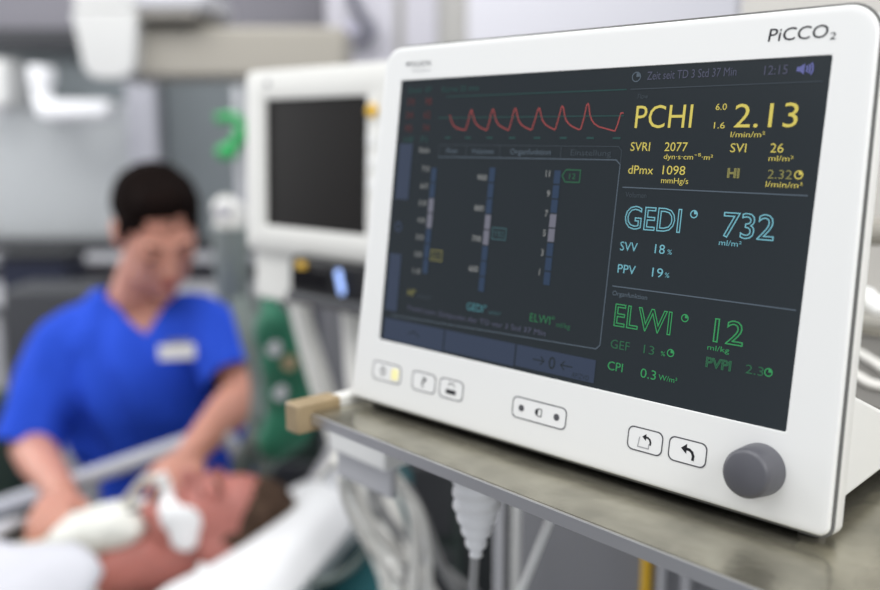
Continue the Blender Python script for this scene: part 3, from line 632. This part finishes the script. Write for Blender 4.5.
tag(obj('shelf_darkening_mat', extr(rrect(.10, .75, .27, .49, .012, 4), .0002, .0022, 'z') if False else xf(extr(rrect(.10, .75, .27, .49, .012, 4), .0002, .0022, 'z'), SM), mat('shelf_darkening_grey', (112, 110, 106), .8)), 'flat grey mat added to darken the shelf behind the lit monitor', 'mat')  # mat added to imitate a darker reflection in the shelf steel
def shelf_pt(u, v, h=.0062):
    d = ray(u, v); t = (S0.z + h - CAM_Z) / d.z; return d * t + V((0, 0, CAM_Z))
for i, (lab, p) in enumerate((('grey cable curving on the shelf behind the lit monitor, the one nearest the wall', [(838, 350), (856, 352), (874, 362), (892, 372), (925, 370)]),
              ('grey cable curving on the shelf close behind the base of the lit monitor', [(836, 366), (854, 374), (872, 384), (890, 386), (920, 376)]))):
    bundle('loose_cable', lab, [shelf_pt(*q) for q in p], .0036, CABLE)

# ================================================================ UNDER THE SHELF
gc2 = thing('equipment_cabinet', 'mid grey equipment cabinet below the steel shelf', 'cabinet', M=SM @ Matrix.Translation((.25, .42, -1.427)))
obj('carcass', boxb((-.15, .36, -1.40), (.62, .515, -.16), SM), MIDG, gc2, bevel=.004)
obj('base', boxb((-.14, .37, -1.427), (.61, .515, -1.40), SM), DARKG, gc2)
for s, m, w in ((.012, YELL, .008), (.03, LIGHTG, .006), (.055, LIGHTG, .007)): obj('edge_strip', boxb((s, .352, -1.3), (s + w, .361, -.17), SM), m, gc2, bevel=.001, label='yellow strip' if m is YELL else None)
dk = thing('trolley_tower', 'dark grey equipment tower behind the hanging white cables', 'trolley', M=SM @ Matrix.Translation((-.26, .69, -1.4255)))
obj('body', boxb((-.42, .53, -1.36), (-.1, .85, -.24), SM), mat('charcoal_paint', (34, 35, 37), .5), dk, bevel=.008)
for q in range(4): obj('drawer_front', boxb((-.405, .518, -1.3 + .26 * q), (-.115, .532, -1.07 + .26 * q), SM), dk.children[0].data.materials[0], dk, bevel=.004)
for s in (-.38, -.14):
    for o_ in (.58, .8): b = BM(); add_ell(b, SP(s, o_, -1.3925), (.0345, .0345, .0345), sub=2); obj('castor', b, BLACKP, dk)
# rods
def rod(label, a, b_, r, m, group=None): return tag(obj('support_rod', tube([a, b_], r, 12), m), label, 'rod', group)
ztop = 1.4255 - .0068
def onshelf(u, v): # point on the underside of the shelf
    d = ray(u, v); t = (ztop - CAM_Z) / d.z; return d * t + V((0, 0, CAM_Z))
p = U(500, 545, .80); rod('grey upright rod below the shelf, nearest the white ribbed connector', V((p.x, p.y, 0)), V((p.x, p.y, ztop)), .0058, LIGHTG)
p = U(516, 545, .84); rod('white upright rod below the shelf, right of the grey one', V((p.x, p.y, 0)), V((p.x, p.y, ztop)), .0042, WHITE)
p1 = U(553, 512, .56); p2 = U(521, 592, .60); d_ = (p2 - p1); p1 = p1 - d_ * ((ztop - p1.z) / -d_.z) if False else p1 + d_ * ((ztop - p1.z) / d_.z)
rod('white slanting rod under the shelf', p1, p1 + d_ * 2.4, .0031, WHITE)
# ribbed connector
rc = thing('cable_connector', 'white ribbed connector hanging below the shelf edge', 'connector', loc=U(478, 500, .52))
A, B = U(477, 464, .52), U(476, 555, .525); n_ = 28
pts, rr = [], []
for i in range(n_ + 1):
    f = i / n_; pts.append(A.lerp(B, f)); base = .0146 - .0016 * f if f < .45 else .0139 - .0105 * (f - .45) / .55
    rr.append(max(.003, base + (.0009 if i % 4 < 2 else -.0006)))
obj('sleeve', add_tube(BM(), pts, rr, 18), mat('bright_white_rubber', (246, 246, 248), .6), rc)
obj('cord', tube(spline([B - V((0, 0, -.004)), U(474, 575, .525), U(471, 640, .54)], 6), .003, 10), CABLE2, rc)
# clamp plate
cl = thing('clamp_plate', 'white and grey plate clamped under the left end of the shelf', 'clamp', loc=U(362, 455, .62))
MC = frame_from(E1, E2, E3, U(336, 443, .66))
obj('plate', boxb((0, 0, -.026), (.066, .006, .002), MC), LIGHTG, cl, bevel=.002)
obj('top_flange', boxb((-.001, -.006, -.003), (.067, .04, .0155), MC), WHITE, cl, bevel=.0015)
obj('screw', xf(tube([(.04, .02, .01), (.04, .02, .03)], .004), MC), STEELE, cl)
# hanging cables
for lab, r, m, pts in (
    ('thick white cable hanging from the clamp plate, leftmost', .006, CABLE, [U(345, 470, .70), U(352, 490, .79), U(372, 525, .82), U(395, 552, .85), U(420, 575, .88), U(450, 620, .9)]),
    ('thick white cable falling straight from the clamp plate', .0056, CABLE, [U(385, 470, .68), U(402, 488, .77), U(414, 515, .78), U(416, 550, .8), U(414, 600, .82)]),
    ('thin pale cable right of the straight white one', .0045, CABLE2, [U(392, 470, .8), U(415, 500, .82), U(432, 540, .84), U(446, 575, .86), U(470, 610, .88)]),
    ('thin grey cable crossing behind the white cables', .004, CABLE2, [U(372, 478, .9), U(384, 510, .92), U(408, 540, .93), U(440, 565, .94), U(478, 595, .95)]),
    ('thin white cable looping at the lower picture edge', .005, CABLE, [U(400, 625, .95), U(385, 590, .95), U(388, 568, .95), U(408, 560, .95), U(425, 575, .95), U(430, 620, .95)]),
    ('thin cable dangling between the two thick white cables', .0035, CABLE2, [U(370, 480, .84), U(372, 505, .84), U(392, 530, .85), U(404, 565, .86), U(402, 610, .87)]),
    ('thin white cable hanging just left of the thick leftmost one', .003, CABLE, [U(340, 478, .74), U(346, 505, .76), U(366, 545, .8), U(392, 575, .84), U(420, 610, .88)]),
    ('thin white cable right of the straight thick one, close to it', .003, CABLE, [U(396, 478, .72), U(420, 510, .74), U(428, 550, .76), U(432, 610, .8)]),
    ('pale tube bowing across the teal sheet', .006, HOSE, [U(373, 505, 1.15), U(372, 535, 1.18), U(358, 562, 1.2), U(335, 578, 1.2), U(300, 588, 1.18), U(270, 600, 1.15)])):
    bundle('hanging_cable', lab, pts, r, m)
bundle('hanging_cable', 'short pale strap from the clamp plate to the pillow side', [U(336, 458, .72), U(326, 470, .9), U(320, 478, 1.1)], .005, CABLE)

# ================================================================ BED
HX = -0.98                                        # where the back rest is hinged
def bz(x): return .655 + max(0, (x - HX)) * .3    # top of the mattress
bed = thing('hospital_bed', 'hospital bed with raised back rest and a grey side rail', 'bed', loc=(-.9, 1.37, 0))
Y0, Y1 = .93, 1.80; XR = -.06
def slab(x0, x1, dz0, dz1, y0, y1): 
    xs_ = [x0, HX, x1]; top = [(x, bz(x) + dz1) for x in xs_]; bot = [(x, bz(x) + dz0) for x in reversed(xs_)]
    return loft([[(x, y, z) for x, z in top + bot] for y in (y0, y1)], True, True)
obj('mattress', slab(-2.05, XR, -.13, 0, Y0, Y1), TEAL, bed, bevel=.03, seg=4, label='teal mattress')
obj('bed_frame', slab(-2.1, XR + .03, -.2, -.135, Y0 - .02, Y1 + .02), LIGHTG, bed, bevel=.008)
for x in (-1.95, -.16):
    for y in (1.0, 1.74):
        obj('leg', tube([(x, y, .07), (x, y, bz(x) - .19)], .025, 12), LIGHTG, bed)
        obj('castor', xf(lathe([(.001, -.02), (.06, -.02), (.065, -.01), (.065, .01), (.06, .02), (.001, .02)], 20), Matrix.Translation((x, y, .065))), BLACKP, bed)
RA, RB = U(-60, 527, 1.615), U(203, 437, 1.66)
rail_pts = [RA + (RA - RB) * .9, RA, RB]
RAILM = mat('grey_lacquered_rail', (176, 178, 186), .35)
obj('side_rail', tube(rail_pts + [RB + (RB - RA).normalized() * .05 - V((0, 0, .02)), RB + (RB - RA).normalized() * .07 - V((0, 0, .06)), RB + (RB - RA).normalized() * .075 - V((0, 0, .2))], .0165, 14), RAILM, bed, label='grey side rail')
for f in (-.7, -.1, .5):
    q = RA.lerp(RB, f); obj('rail_post', tube([q, V((q.x, 1.815, bz(q.x) - .1))], .011, 10), RAILM, bed)
# ================================================================ PILLOW, BLANKET
def cushion(c, half, M, n=20, puff=1.0, lump=.006, seed=0):
    """a stuffed pillow: two bulging faces that meet in a seam"""
    bm = BM(); g = []
    for s in (1, -1):
        rows = []
        for i in range(n + 1):
            row = []
            for j in range(n + 1):
                a, b_ = -1 + 2 * i / n, -1 + 2 * j / n
                h = max(0, (1 - abs(a) ** 2.6) * (1 - abs(b_) ** 2.6)) ** .45
                pin = 1 - .10 * (abs(a) ** 2) * (abs(b_) ** 2) 
                p = V((a * half[0] * pin, b_ * half[1] * pin, s * h * half[2]))
                p.z += lump * noise.noise(V((a * 3 + seed, b_ * 3, s))) * (h > .2)
                row.append(bm.verts.new(M @ (V(c) + p)))
            rows.append(row)
        for i in range(n):
            for j in range(n): bm.faces.new((rows[i][j], rows[i + 1][j], rows[i + 1][j + 1], rows[i][j + 1]))
    bmesh.ops.remove_doubles(bm, verts=bm.verts, dist=1e-5)
    return bm
sl = math.atan(.3)
PM = Matrix.Translation((-.282, 1.37, bz(-.282) + .062)) @ Matrix.Rotation(R(-13), 4, 'Z') @ Matrix.Rotation(-sl - R(6), 4, 'Y')
b = cushion((0, 0, 0), (.155, .27, .062), PM)
for v in b.verts:       # the hollow the head presses into the pillow
    q = (PM.inverted() @ v.co); d = ((q.x + .08) / .11) ** 2 + (q.y / .12) ** 2
    if q.z > 0: v.co.z -= .05 * math.exp(-d * 1.2)
tag(obj('pillow', b, mat('pillow_white_cotton', (230, 230, 231), .9, var=.04, scale=8, bump=.4, bscale=12)), 'plump white pillow under the head of the lying patient', 'pillow')
PM2 = Matrix.Translation((-.185, 1.53, bz(-.19) + .12)) @ Matrix.Rotation(R(14), 4, 'Z') @ Matrix.Rotation(R(-58), 4, 'Y')
tag(obj('folded_towel', cushion((0, 0, 0), (.085, .09, .02), PM2, lump=.01, seed=3), mat('pale_grey_cotton', (206, 206, 210), .9, bump=.4, bscale=14)), 'pale grey folded cloth propped beyond the head of the patient', 'cloth')

# ================================================================ PEOPLE
def head_matrix(pos, up, face):
    z = V(up).normalized(); f = V(face); f = (f - z * f.dot(z)).normalized(); y = -f; x = y.cross(z)
    return frame_from(x, y, z, pos)
def head_solid(bm, H, s=1.0):
    E = lambda c, r, rot=None: add_ell(bm, [q * s for q in c], [q * s for q in r], H if rot is None else H @ rot)
    E((0, .014, .048), (.074, .094, .082)); E((0, -.018, .0), (.066, .078, .075)); E((0, -.034, -.050), (.052, .054, .056)); E((0, -.066, -.094), (.023, .02, .017))
    for sx in (-1, 1):
        E((.036 * sx, -.060, -.014), (.021, .021, .02)); E((.026 * sx, -.082, .034), (.026, .013, .010)); E((.037 * sx, -.03, -.066), (.018, .034, .024))
        E((.074 * sx, .012, .0), (.009, .02, .032)); E((.080 * sx, .02, .006), (.006, .014, .026))
    add_chain(bm, [(0, -.088, .03), (0, -.104, .0), (0, -.112, -.014)], [.008 * s, .0105 * s, .0125 * s], H)
    for sx in (-1, 1): E((.011 * sx, -.098, -.016), (.009, .010, .008))
    E((0, -.089, -.047), (.021, .009, .006)); E((0, -.087, -.058), (.018, .010, .007))
def head_details(person, H, skin_lip, hair_m, lids_closed=True):
    for sx in (-1, 1):
        b = BM(); add_ell(b, (.031 * sx, -.076, .014), (.0125, .0125, .0125), H); obj('eye', b, SKIN_OF[person] if lids_closed else EYE, person)
        b = tube([H @ V((.031 * sx + .0115 * math.cos(a) * 1.0, -.0865 - .003 * math.sin(a), .0105 - .0035 * math.sin(a))) for a in [math.pi * q / 8 for q in range(9)]], .0015, 6); obj('eyelash', b, HAIR, person)
        b = tube([H @ V((x * sx, y, z)) for x, y, z in ((.012, -.0945, .033), (.024, -.0955, .039), (.036, -.0895, .041), (.046, -.078, .036))], [.0022, .003, .003, .0016], 8); obj('eyebrow', b, hair_m, person)
    b = BM(); add_ell(b, (0, -.0945, -.0475), (.0195, .006, .0035), H); add_ell(b, (0, -.0935, -.056), (.017, .0065, .0048), H); obj('lips', b, skin_lip, person)
SKIN_OF = {}
def hand(bm, wrist, knuck_dir, palm_n, thumb_side, s=1.0, curl=(.25, .5, .4), spread=.10):
    """palm, four unequal bent fingers and a thumb that leaves the side of the palm"""
    f = V(knuck_dir).normalized(); n = V(palm_n); n = (n - f * n.dot(f)).normalized(); t = V(thumb_side); t = (t - f * t.dot(f) - n * t.dot(n)).normalized()
    wrist = V(wrist); M = frame_from(t, f, -n, wrist)      # x to the thumb, y to the fingers, z the back of the hand
    for c, r in (((.018, .045, 0), (.022, .045, .014)), ((-.018, .045, 0), (.022, .042, .014)), ((0, .06, .001), (.04, .03, .013)), ((0, .015, 0), (.027, .028, .018))): add_ell(bm, [q * s for q in c], [q * s for q in r], M)
    for x, L, a0 in ((.030, .070, spread), (.010, .080, spread * .3), (-.011, .074, -spread * .4), (-.030, .058, -spread * 1.1)):
        p = V((x, .080, .002)); d = V((math.sin(a0), math.cos(a0), 0)); pts = [V((x * .85, .05, .002)), p]; ang = 0
        for seg, cu in zip((.46, .30, .24), curl):
            ang += cu; p = p + V((d.x * math.cos(ang), d.y * math.cos(ang), -math.sin(ang))) * L * seg; pts.append(p)
        add_chain(bm, [q * s for q in pts], [q * s for q in (.0095, .0092, .0085, .0078, .0068)], M, n=10)
    add_chain(bm, [q * s for q in (V((.022, .018, -.004)), V((.046, .046, -.010)), V((.056, .074, -.016)), V((.054, .097, -.022)))], [q * s for q in (.013, .0115, .0098, .008)], M, n=10)

# ---- person in blue scrubs
man = thing('person', 'person with short dark hair in blue scrubs leaning over the bed', 'person', loc=(-.63, 2.0, 0)); SKIN_OF[man] = SKIN
Hm = head_matrix(U(158, 234, 1.86), (.20, -.47, .85), (.42, -.70, -.56)) @ Matrix.Scale(1.06, 4)
sL, sR = U(62, 345, 1.93), U(214, 333, 1.91)
eL, wL = U(30, 446, 1.83), U(62, 492, 1.58)
eR, wR = U(246, 392, 1.80), U(192, 452, 1.60)
neck0 = Hm @ V((0, .035, -.06)); neckb = U(131, 312, 1.985)
pel = V((-.62, 2.02, .93)); chest = (sL + sR) / 2 + V((0, .03, -.09)); belly = V((-.65, 1.98, 1.04))
body = BM(); head_solid(body, Hm)
add_chain(body, [Hm @ V((0, .025, -.05)), (neck0 + neckb) / 2, neckb, neckb + V((0, .01, -.05)), chest + V((0, 0, .04))], [.058, .058, .060, .068, .085])
for q_ in (sL, sR): add_chain(body, [neckb + V((0, .0, -.03)) + (q_ - neckb) * .22 + V((0, 0, .036)), q_], [.054, .05])
add_ell(body, chest, (.165, .105, .15)); add_ell(body, belly, (.15, .10, .15)); add_ell(body, pel, (.155, .11, .12))
add_chain(body, [chest + V((-.05, 0, .06)), sL], [.075, .055]); add_chain(body, [chest + V((.05, 0, .06)), sR], [.075, .055])
add_chain(body, [sL, sL.lerp(eL, .5), eL], [.054, .047, .041]); add_chain(body, [eL, eL.lerp(wL, .3), wL], [.042, .044, .028])
add_chain(body, [sR, sR.lerp(eR, .5), eR], [.054, .047, .041]); add_chain(body, [eR, eR.lerp(wR, .3), wR], [.042, .044, .028])
hipL, hipR = pel + V((-.085, 0, -.03)), pel + V((.085, 0, -.03))
for h, sx in ((hipL, -1), (hipR, 1)): add_chain(body, [h, (h.x + .01 * sx, 2.03, .5), (h.x + .015 * sx, 2.05, .1)], [.085, .058, .042]); add_chain(body, [(h.x + .015 * sx, 2.05, .06), (h.x + .02 * sx, 1.92, .04)], [.04, .032])
hand(body, wL, (U(46, 525, 1.46) - wL), (0.05, .25, -1), (1, 0, .2), 1.0, (.3, .45, .35))
hand(body, wR, (U(172, 492, 1.52) - wR), (-.25, .55, -.8), (-.9, -.1, -.1), 1.0, (.35, .6, .5))
obj('body', remesh(body, .0056, 6), SKIN, man)
head_details(man, Hm, LIP, HAIR)
hb = BM(); add_ell(hb, (0, .022, .058), (.0825, .0965, .076), Hm, 4); add_ell(hb, (0, .055, .01), (.071, .058, .06), Hm, 3); add_ell(hb, (0, -.03, .106), (.052, .05, .028), Hm, 3)
for sx in (-1, 1): add_ell(hb, (.066 * sx, -.004, .032), (.0125, .03, .04), Hm)
hb = remesh(hb, .005, 3)
for v in hb.verts: v.co += v.normal * (.003 * noise.noise(v.co * 60))
obj('hair', hb, HAIR, man, label='short dark brown hair')
# scrub top
sc = BM()
add_ell(sc, chest, (.182, .122, .165)); add_ell(sc, belly + V((-.02, 0, 0)), (.205, .125, .2)); add_ell(sc, pel + V((-.05, 0, .03)), (.225, .138, .18))
add_chain(sc, [chest + V((-.05, 0, .07)), sL], [.09, .075]); add_chain(sc, [chest + V((.05, 0, .07)), sR], [.09, .075])
add_chain(sc, [neckb + V((0, .005, -.045)), chest], [.085, .1])
for q_ in (sL, sR): add_chain(sc, [neckb + V((0, .0, -.03)) + (q_ - neckb) * .25 + V((0, 0, .040)), q_ + V((0, 0, .008))], [.064, .068])
cL, cR = sL.lerp(eL, .99), sR.lerp(eR, .80)
add_chain(sc, [sL, sL.lerp(eL, .5), cL + (cL - sL) * .12], [.076, .070, .068]); add_chain(sc, [sR, sR.lerp(eR, .5), cR + (cR - sR) * .2], [.076, .070, .066])
sc = remesh(sc, .0085, 5)
for v in sc.verts:
    q = v.co; w = noise.noise(V((q.x * 9, q.y * 4, q.z * 3))) + .5 * noise.noise(V((q.x * 22, q.y * 9, q.z * 7 + 4)))
    v.co += v.normal * (.008 * w + .026 * noise.noise(V((q.x * 15 + q.z * 5, q.y * 4, q.z * 2.4 + 9))))
def cut(bm, co, no, sel=None):
    faces = [f for f in bm.faces if sel is None or sel(f.calc_center_median())]
    geom = faces + list({e for f in faces for e in f.edges}) + list({v for f in faces for v in f.verts})
    bmesh.ops.bisect_plane(bm, geom=geom, plane_co=co, plane_no=no, dist=1e-6)
def drop(bm, test):
    bmesh.ops.delete(bm, geom=[f for f in bm.faces if test(f.calc_center_median())], context='FACES')
for s_, c_, e_ in ((sL, cL, eL), (sR, cR, eR)):            # sleeve openings
    d = (c_ - s_).normalized(); near = lambda p, c_=c_: (p - c_).length < .14
    cut(sc, c_, d, near); drop(sc, lambda p, c_=c_, d=d: near(p) and (p - c_).dot(d) > 1e-5)
A_, B_, C_ = U(70, 278, 1.90), U(137, 340, 1.82), U(180, 278, 1.90)
front = lambda p: p.y < neckb.y + .0 and abs(p.x - B_.x) < .16 and p.z > B_.z - .05
nA = V((-(B_.z - A_.z), 0, B_.x - A_.x)).normalized(); nC = V((-(C_.z - B_.z), 0, C_.x - B_.x)).normalized()
cut(sc, B_, nA, front); cut(sc, B_, nC, front)
drop(sc, lambda p: front(p) and (p - B_).dot(nA) > 0 and (p - B_).dot(nC) > 0)
top_ = obj('scrub_top', sc, SCRUB, man, label='royal blue V-neck scrub top')
so = top_.modifiers.new('thick', 'SOLIDIFY'); so.thickness = .003; so.offset = -1
bd = box((0, 0, 0), (.072, .006, .030)); zb_ = U(177, 352, 1.79)
BDM = Matrix.Translation(zb_) @ Matrix.Rotation(R(12), 4, 'Z') @ Matrix.Rotation(R(-8), 4, 'X')
obj('name_badge', xf(bd, BDM), mat('badge_white', (226, 226, 224), .4), top_, bevel=.002, label='white name badge with a grey clip')
obj('badge_clip', xf(box((.005, 0, .019), (.045, .006, .010)), BDM), GREY, top_, bevel=.001)
tb = BM()
for h, sx in ((hipL, -1), (hipR, 1)): add_chain(tb, [h + V((0, 0, .02)), (h.x + .01 * sx, 2.03, .5), (h.x + .015 * sx, 2.05, .09)], [.098, .082, .07])
add_ell(tb, pel + V((0, 0, -.02)), (.172, .125, .11)); obj('scrub_trousers', remesh(tb, .012, 4), SCRUB, man)
for h, sx in ((hipL, -1), (hipR, 1)):
    b = BM(); add_ell(b, (h.x + .018 * sx, 1.98, .045), (.046, .13, .045)); b2_ = bmesh.ops.bisect_plane(b, geom=b.verts[:] + b.edges[:] + b.faces[:], plane_co=(0, 0, .001), plane_no=(0, 0, 1), clear_inner=True); bmesh.ops.holes_fill(b, edges=[e for e in b.edges if e.is_boundary]); obj('shoe', b, WHITE2, man)

# ---- patient
pat = thing('person', 'lying patient with greying hair, taped breathing tube and head on the pillow', 'person', loc=(-.8, 1.37, bz(-.8))); SKIN_OF[pat] = SKIN2
Hp = head_matrix(U(214, 525, 1.385), (.94, .16, .27), (-.20, -.18, 1.0)) @ Matrix.Scale(.91, 4)
pb = BM(); head_solid(pb, Hp, 1.0)
hc = Hp.translation; nb = V((-.515, 1.37, bz(-.515) + .10))
add_chain(pb, [Hp @ V((0, .02, -.05)), Hp @ V((0, .025, -.10)), nb], [.054, .054, .064])
ch_ = V((-.70, 1.37, bz(-.70) + .085)); add_ell(pb, ch_, (.19, .17, .085)); add_ell(pb, V((-.98, 1.37, bz(-.98) + .09)), (.2, .16, .085)); add_ell(pb, V((-1.2, 1.37, .77)), (.16, .165, .1))
for sy in (-1, 1):
    s_ = V((-.555, 1.37 + .165 * sy, bz(-.555) + .085)); add_chain(pb, [V((-.62, 1.37 + .08 * sy, bz(-.62) + .1)), s_], [.075, .06])
    e_ = V((-.86, 1.37 + .235 * sy, bz(-.86) + .075)); w_ = V((-1.1, 1.37 + .20 * sy, .75)); add_chain(pb, [s_, e_, w_], [.055, .043, .03])
    hand(pb, w_, (-1, -.1 * sy, 0), (0, 0, -1), (0, -sy, 0), .95)
    add_chain(pb, [V((-1.22, 1.37 + .09 * sy, .75)), V((-1.62, 1.37 + .11 * sy, .76)), V((-1.98, 1.37 + .1 * sy, .72))], [.085, .06, .042]); add_chain(pb, [V((-1.98, 1.37 + .1 * sy, .72)), V((-2.02, 1.37 + .12 * sy, .85))], [.042, .03])
obj('body', remesh(pb, .0058, 6), SKIN2, pat)
head_details(pat, Hp, LIP, HAIR2)
hb = BM(); add_ell(hb, (0, .026, .072), (.081, .09, .078), Hp, 4); add_ell(hb, (0, .06, .01), (.07, .052, .058), Hp, 3)
for sx in (-1, 1): add_ell(hb, (.066 * sx, .012, .038), (.0115, .026, .038), Hp)
hb = remesh(hb, .005, 3)
for v in hb.verts: v.co += v.normal * (.003 * noise.noise(v.co * 60))
obj('hair', hb, HAIR2, pat, label='short greying brown hair')
def patch(cs, r, M, vox=.005): 
    b = BM()
    for c, q in zip(cs, r): add_ell(b, c, q, M)
    return remesh(b, vox, 4)
# white fixing tape across mouth and cheek
sgn = -1 if (Hp @ V((-.05, 0, 0))).y < (Hp @ V((.05, 0, 0))).y else 1
obj('fixing_tape', patch([(.058 * sgn, -.055, -.03), (.05 * sgn, -.066, -.045), (.034 * sgn, -.084, -.052), (.014 * sgn, -.094, -.05), (.06 * sgn, -.03, -.04)],
    [(.013, .034, .030), (.018, .028, .026), (.022, .013, .018), (.018, .009, .010), (.012, .03, .026)], Hp), TAPE, pat, label='white tape over mouth and cheek')
mo_ = Hp @ V((0, -.098, -.052))
obj('breathing_tube', tube(spline([Hp @ V((0, -.08, -.05)), mo_, mo_ + V((-.03, .0, .018)), U(120, 508, 1.40), U(92, 522, 1.42), U(70, 535, 1.44)], 6), .007, 10), mat('pale_clear_plastic', (206, 200, 188), .35), pat, label='pale breathing tube')
obj('tube_connector', tube([mo_ + V((0, 0, -.004)), mo_ + V((-.01, 0, .024))], [.012, .011], 14), WHITE, pat)
obj('dark_tube', tube(spline([mo_ + V((-.006, -.012, .008)), U(148, 505, 1.37), U(128, 512, 1.37), U(105, 522, 1.38)], 6), .004, 8), mat('dark_grey_tube', (70, 66, 72), .5), pat)
obj('ear_pad', patch([(.076 * sgn, .035, -.028), (.07 * sgn, .045, -.034)], [(.012, .018, .014), (.014, .016, .014)], Hp), TAPE, pat)
# gown over chest and shoulders
gb = BM()
add_ell(gb, ch_, (.2, .185, .097)); 
for sy in (-1, 1): add_chain(gb, [V((-.62, 1.37 + .08 * sy, bz(-.62) + .1)), V((-.55, 1.37 + .165 * sy, bz(-.55) + .08)), V((-.86, 1.37 + .235 * sy, bz(-.86) + .075))], [.085, .074, .062])
add_ell(gb, V((-.98, 1.37, bz(-.98) + .09)), (.21, .175, .096))
gb = remesh(gb, .009, 4)
for v in gb.verts: v.co += v.normal * .006 * (noise.noise(v.co * 9) + .5 * noise.noise(v.co * 22))
obj('gown', gb, GOWN, pat, label='cream gown')
# white pad on the chest and the blanket
pad = cushion((0, 0, 0), (.085, .06, .034), Matrix.Translation(U(104, 528, 1.39)) @ Matrix.Rotation(-sl + R(4), 4, 'Y'), seed=7)
tag(obj('chest_pad', pad, mat('ivory_cotton', (226, 226, 218), .9, bump=.4, bscale=14)), 'ivory pad lying on the chest below the chin of the patient', 'pad')
bm = BM(); nx, ny = 60, 48; rows = []
for i in range(nx + 1):
    row = []
    for j in range(ny + 1):
        x = -2.04 + (1.50) * i / nx + .0; y = Y0 - .06 + (Y1 - Y0 + .05) * j / ny
        edge = -.505 - .02 * math.sin(y * 19) - .24 * min(1, max(0, (y - 1.22) / .2))
        x = -2.04 + (edge + 2.04) * i / nx
        h = .182 * math.exp(-((y - 1.37) / .26) ** 4) if True else 0
        q = V((x * 7, y * 7, 0)); f = .016 * noise.noise(q) + .008 * noise.noise(q * 2.7)
        tip = min(1, (edge - x) / .10 + .35) if i > nx - 8 else 1
        z = bz(x) + .018 + h * (1 if x > -1.25 else .9) * (.93 + .07 * tip) + f + .006
        if y < Y0 + .0: z -= (Y0 - y) * 3.0
        row.append(bm.verts.new((x, y, z)))
    rows.append(row)
for i in range(nx):
    for j in range(ny): bm.faces.new((rows[i][j], rows[i + 1][j], rows[i + 1][j + 1], rows[i][j + 1]))
bl = tag(obj('blanket', bm, CLOTH), 'white blanket drawn over the lying patient', 'blanket')
so = bl.modifiers.new('thick', 'SOLIDIFY'); so.thickness = .012; so.offset = 1
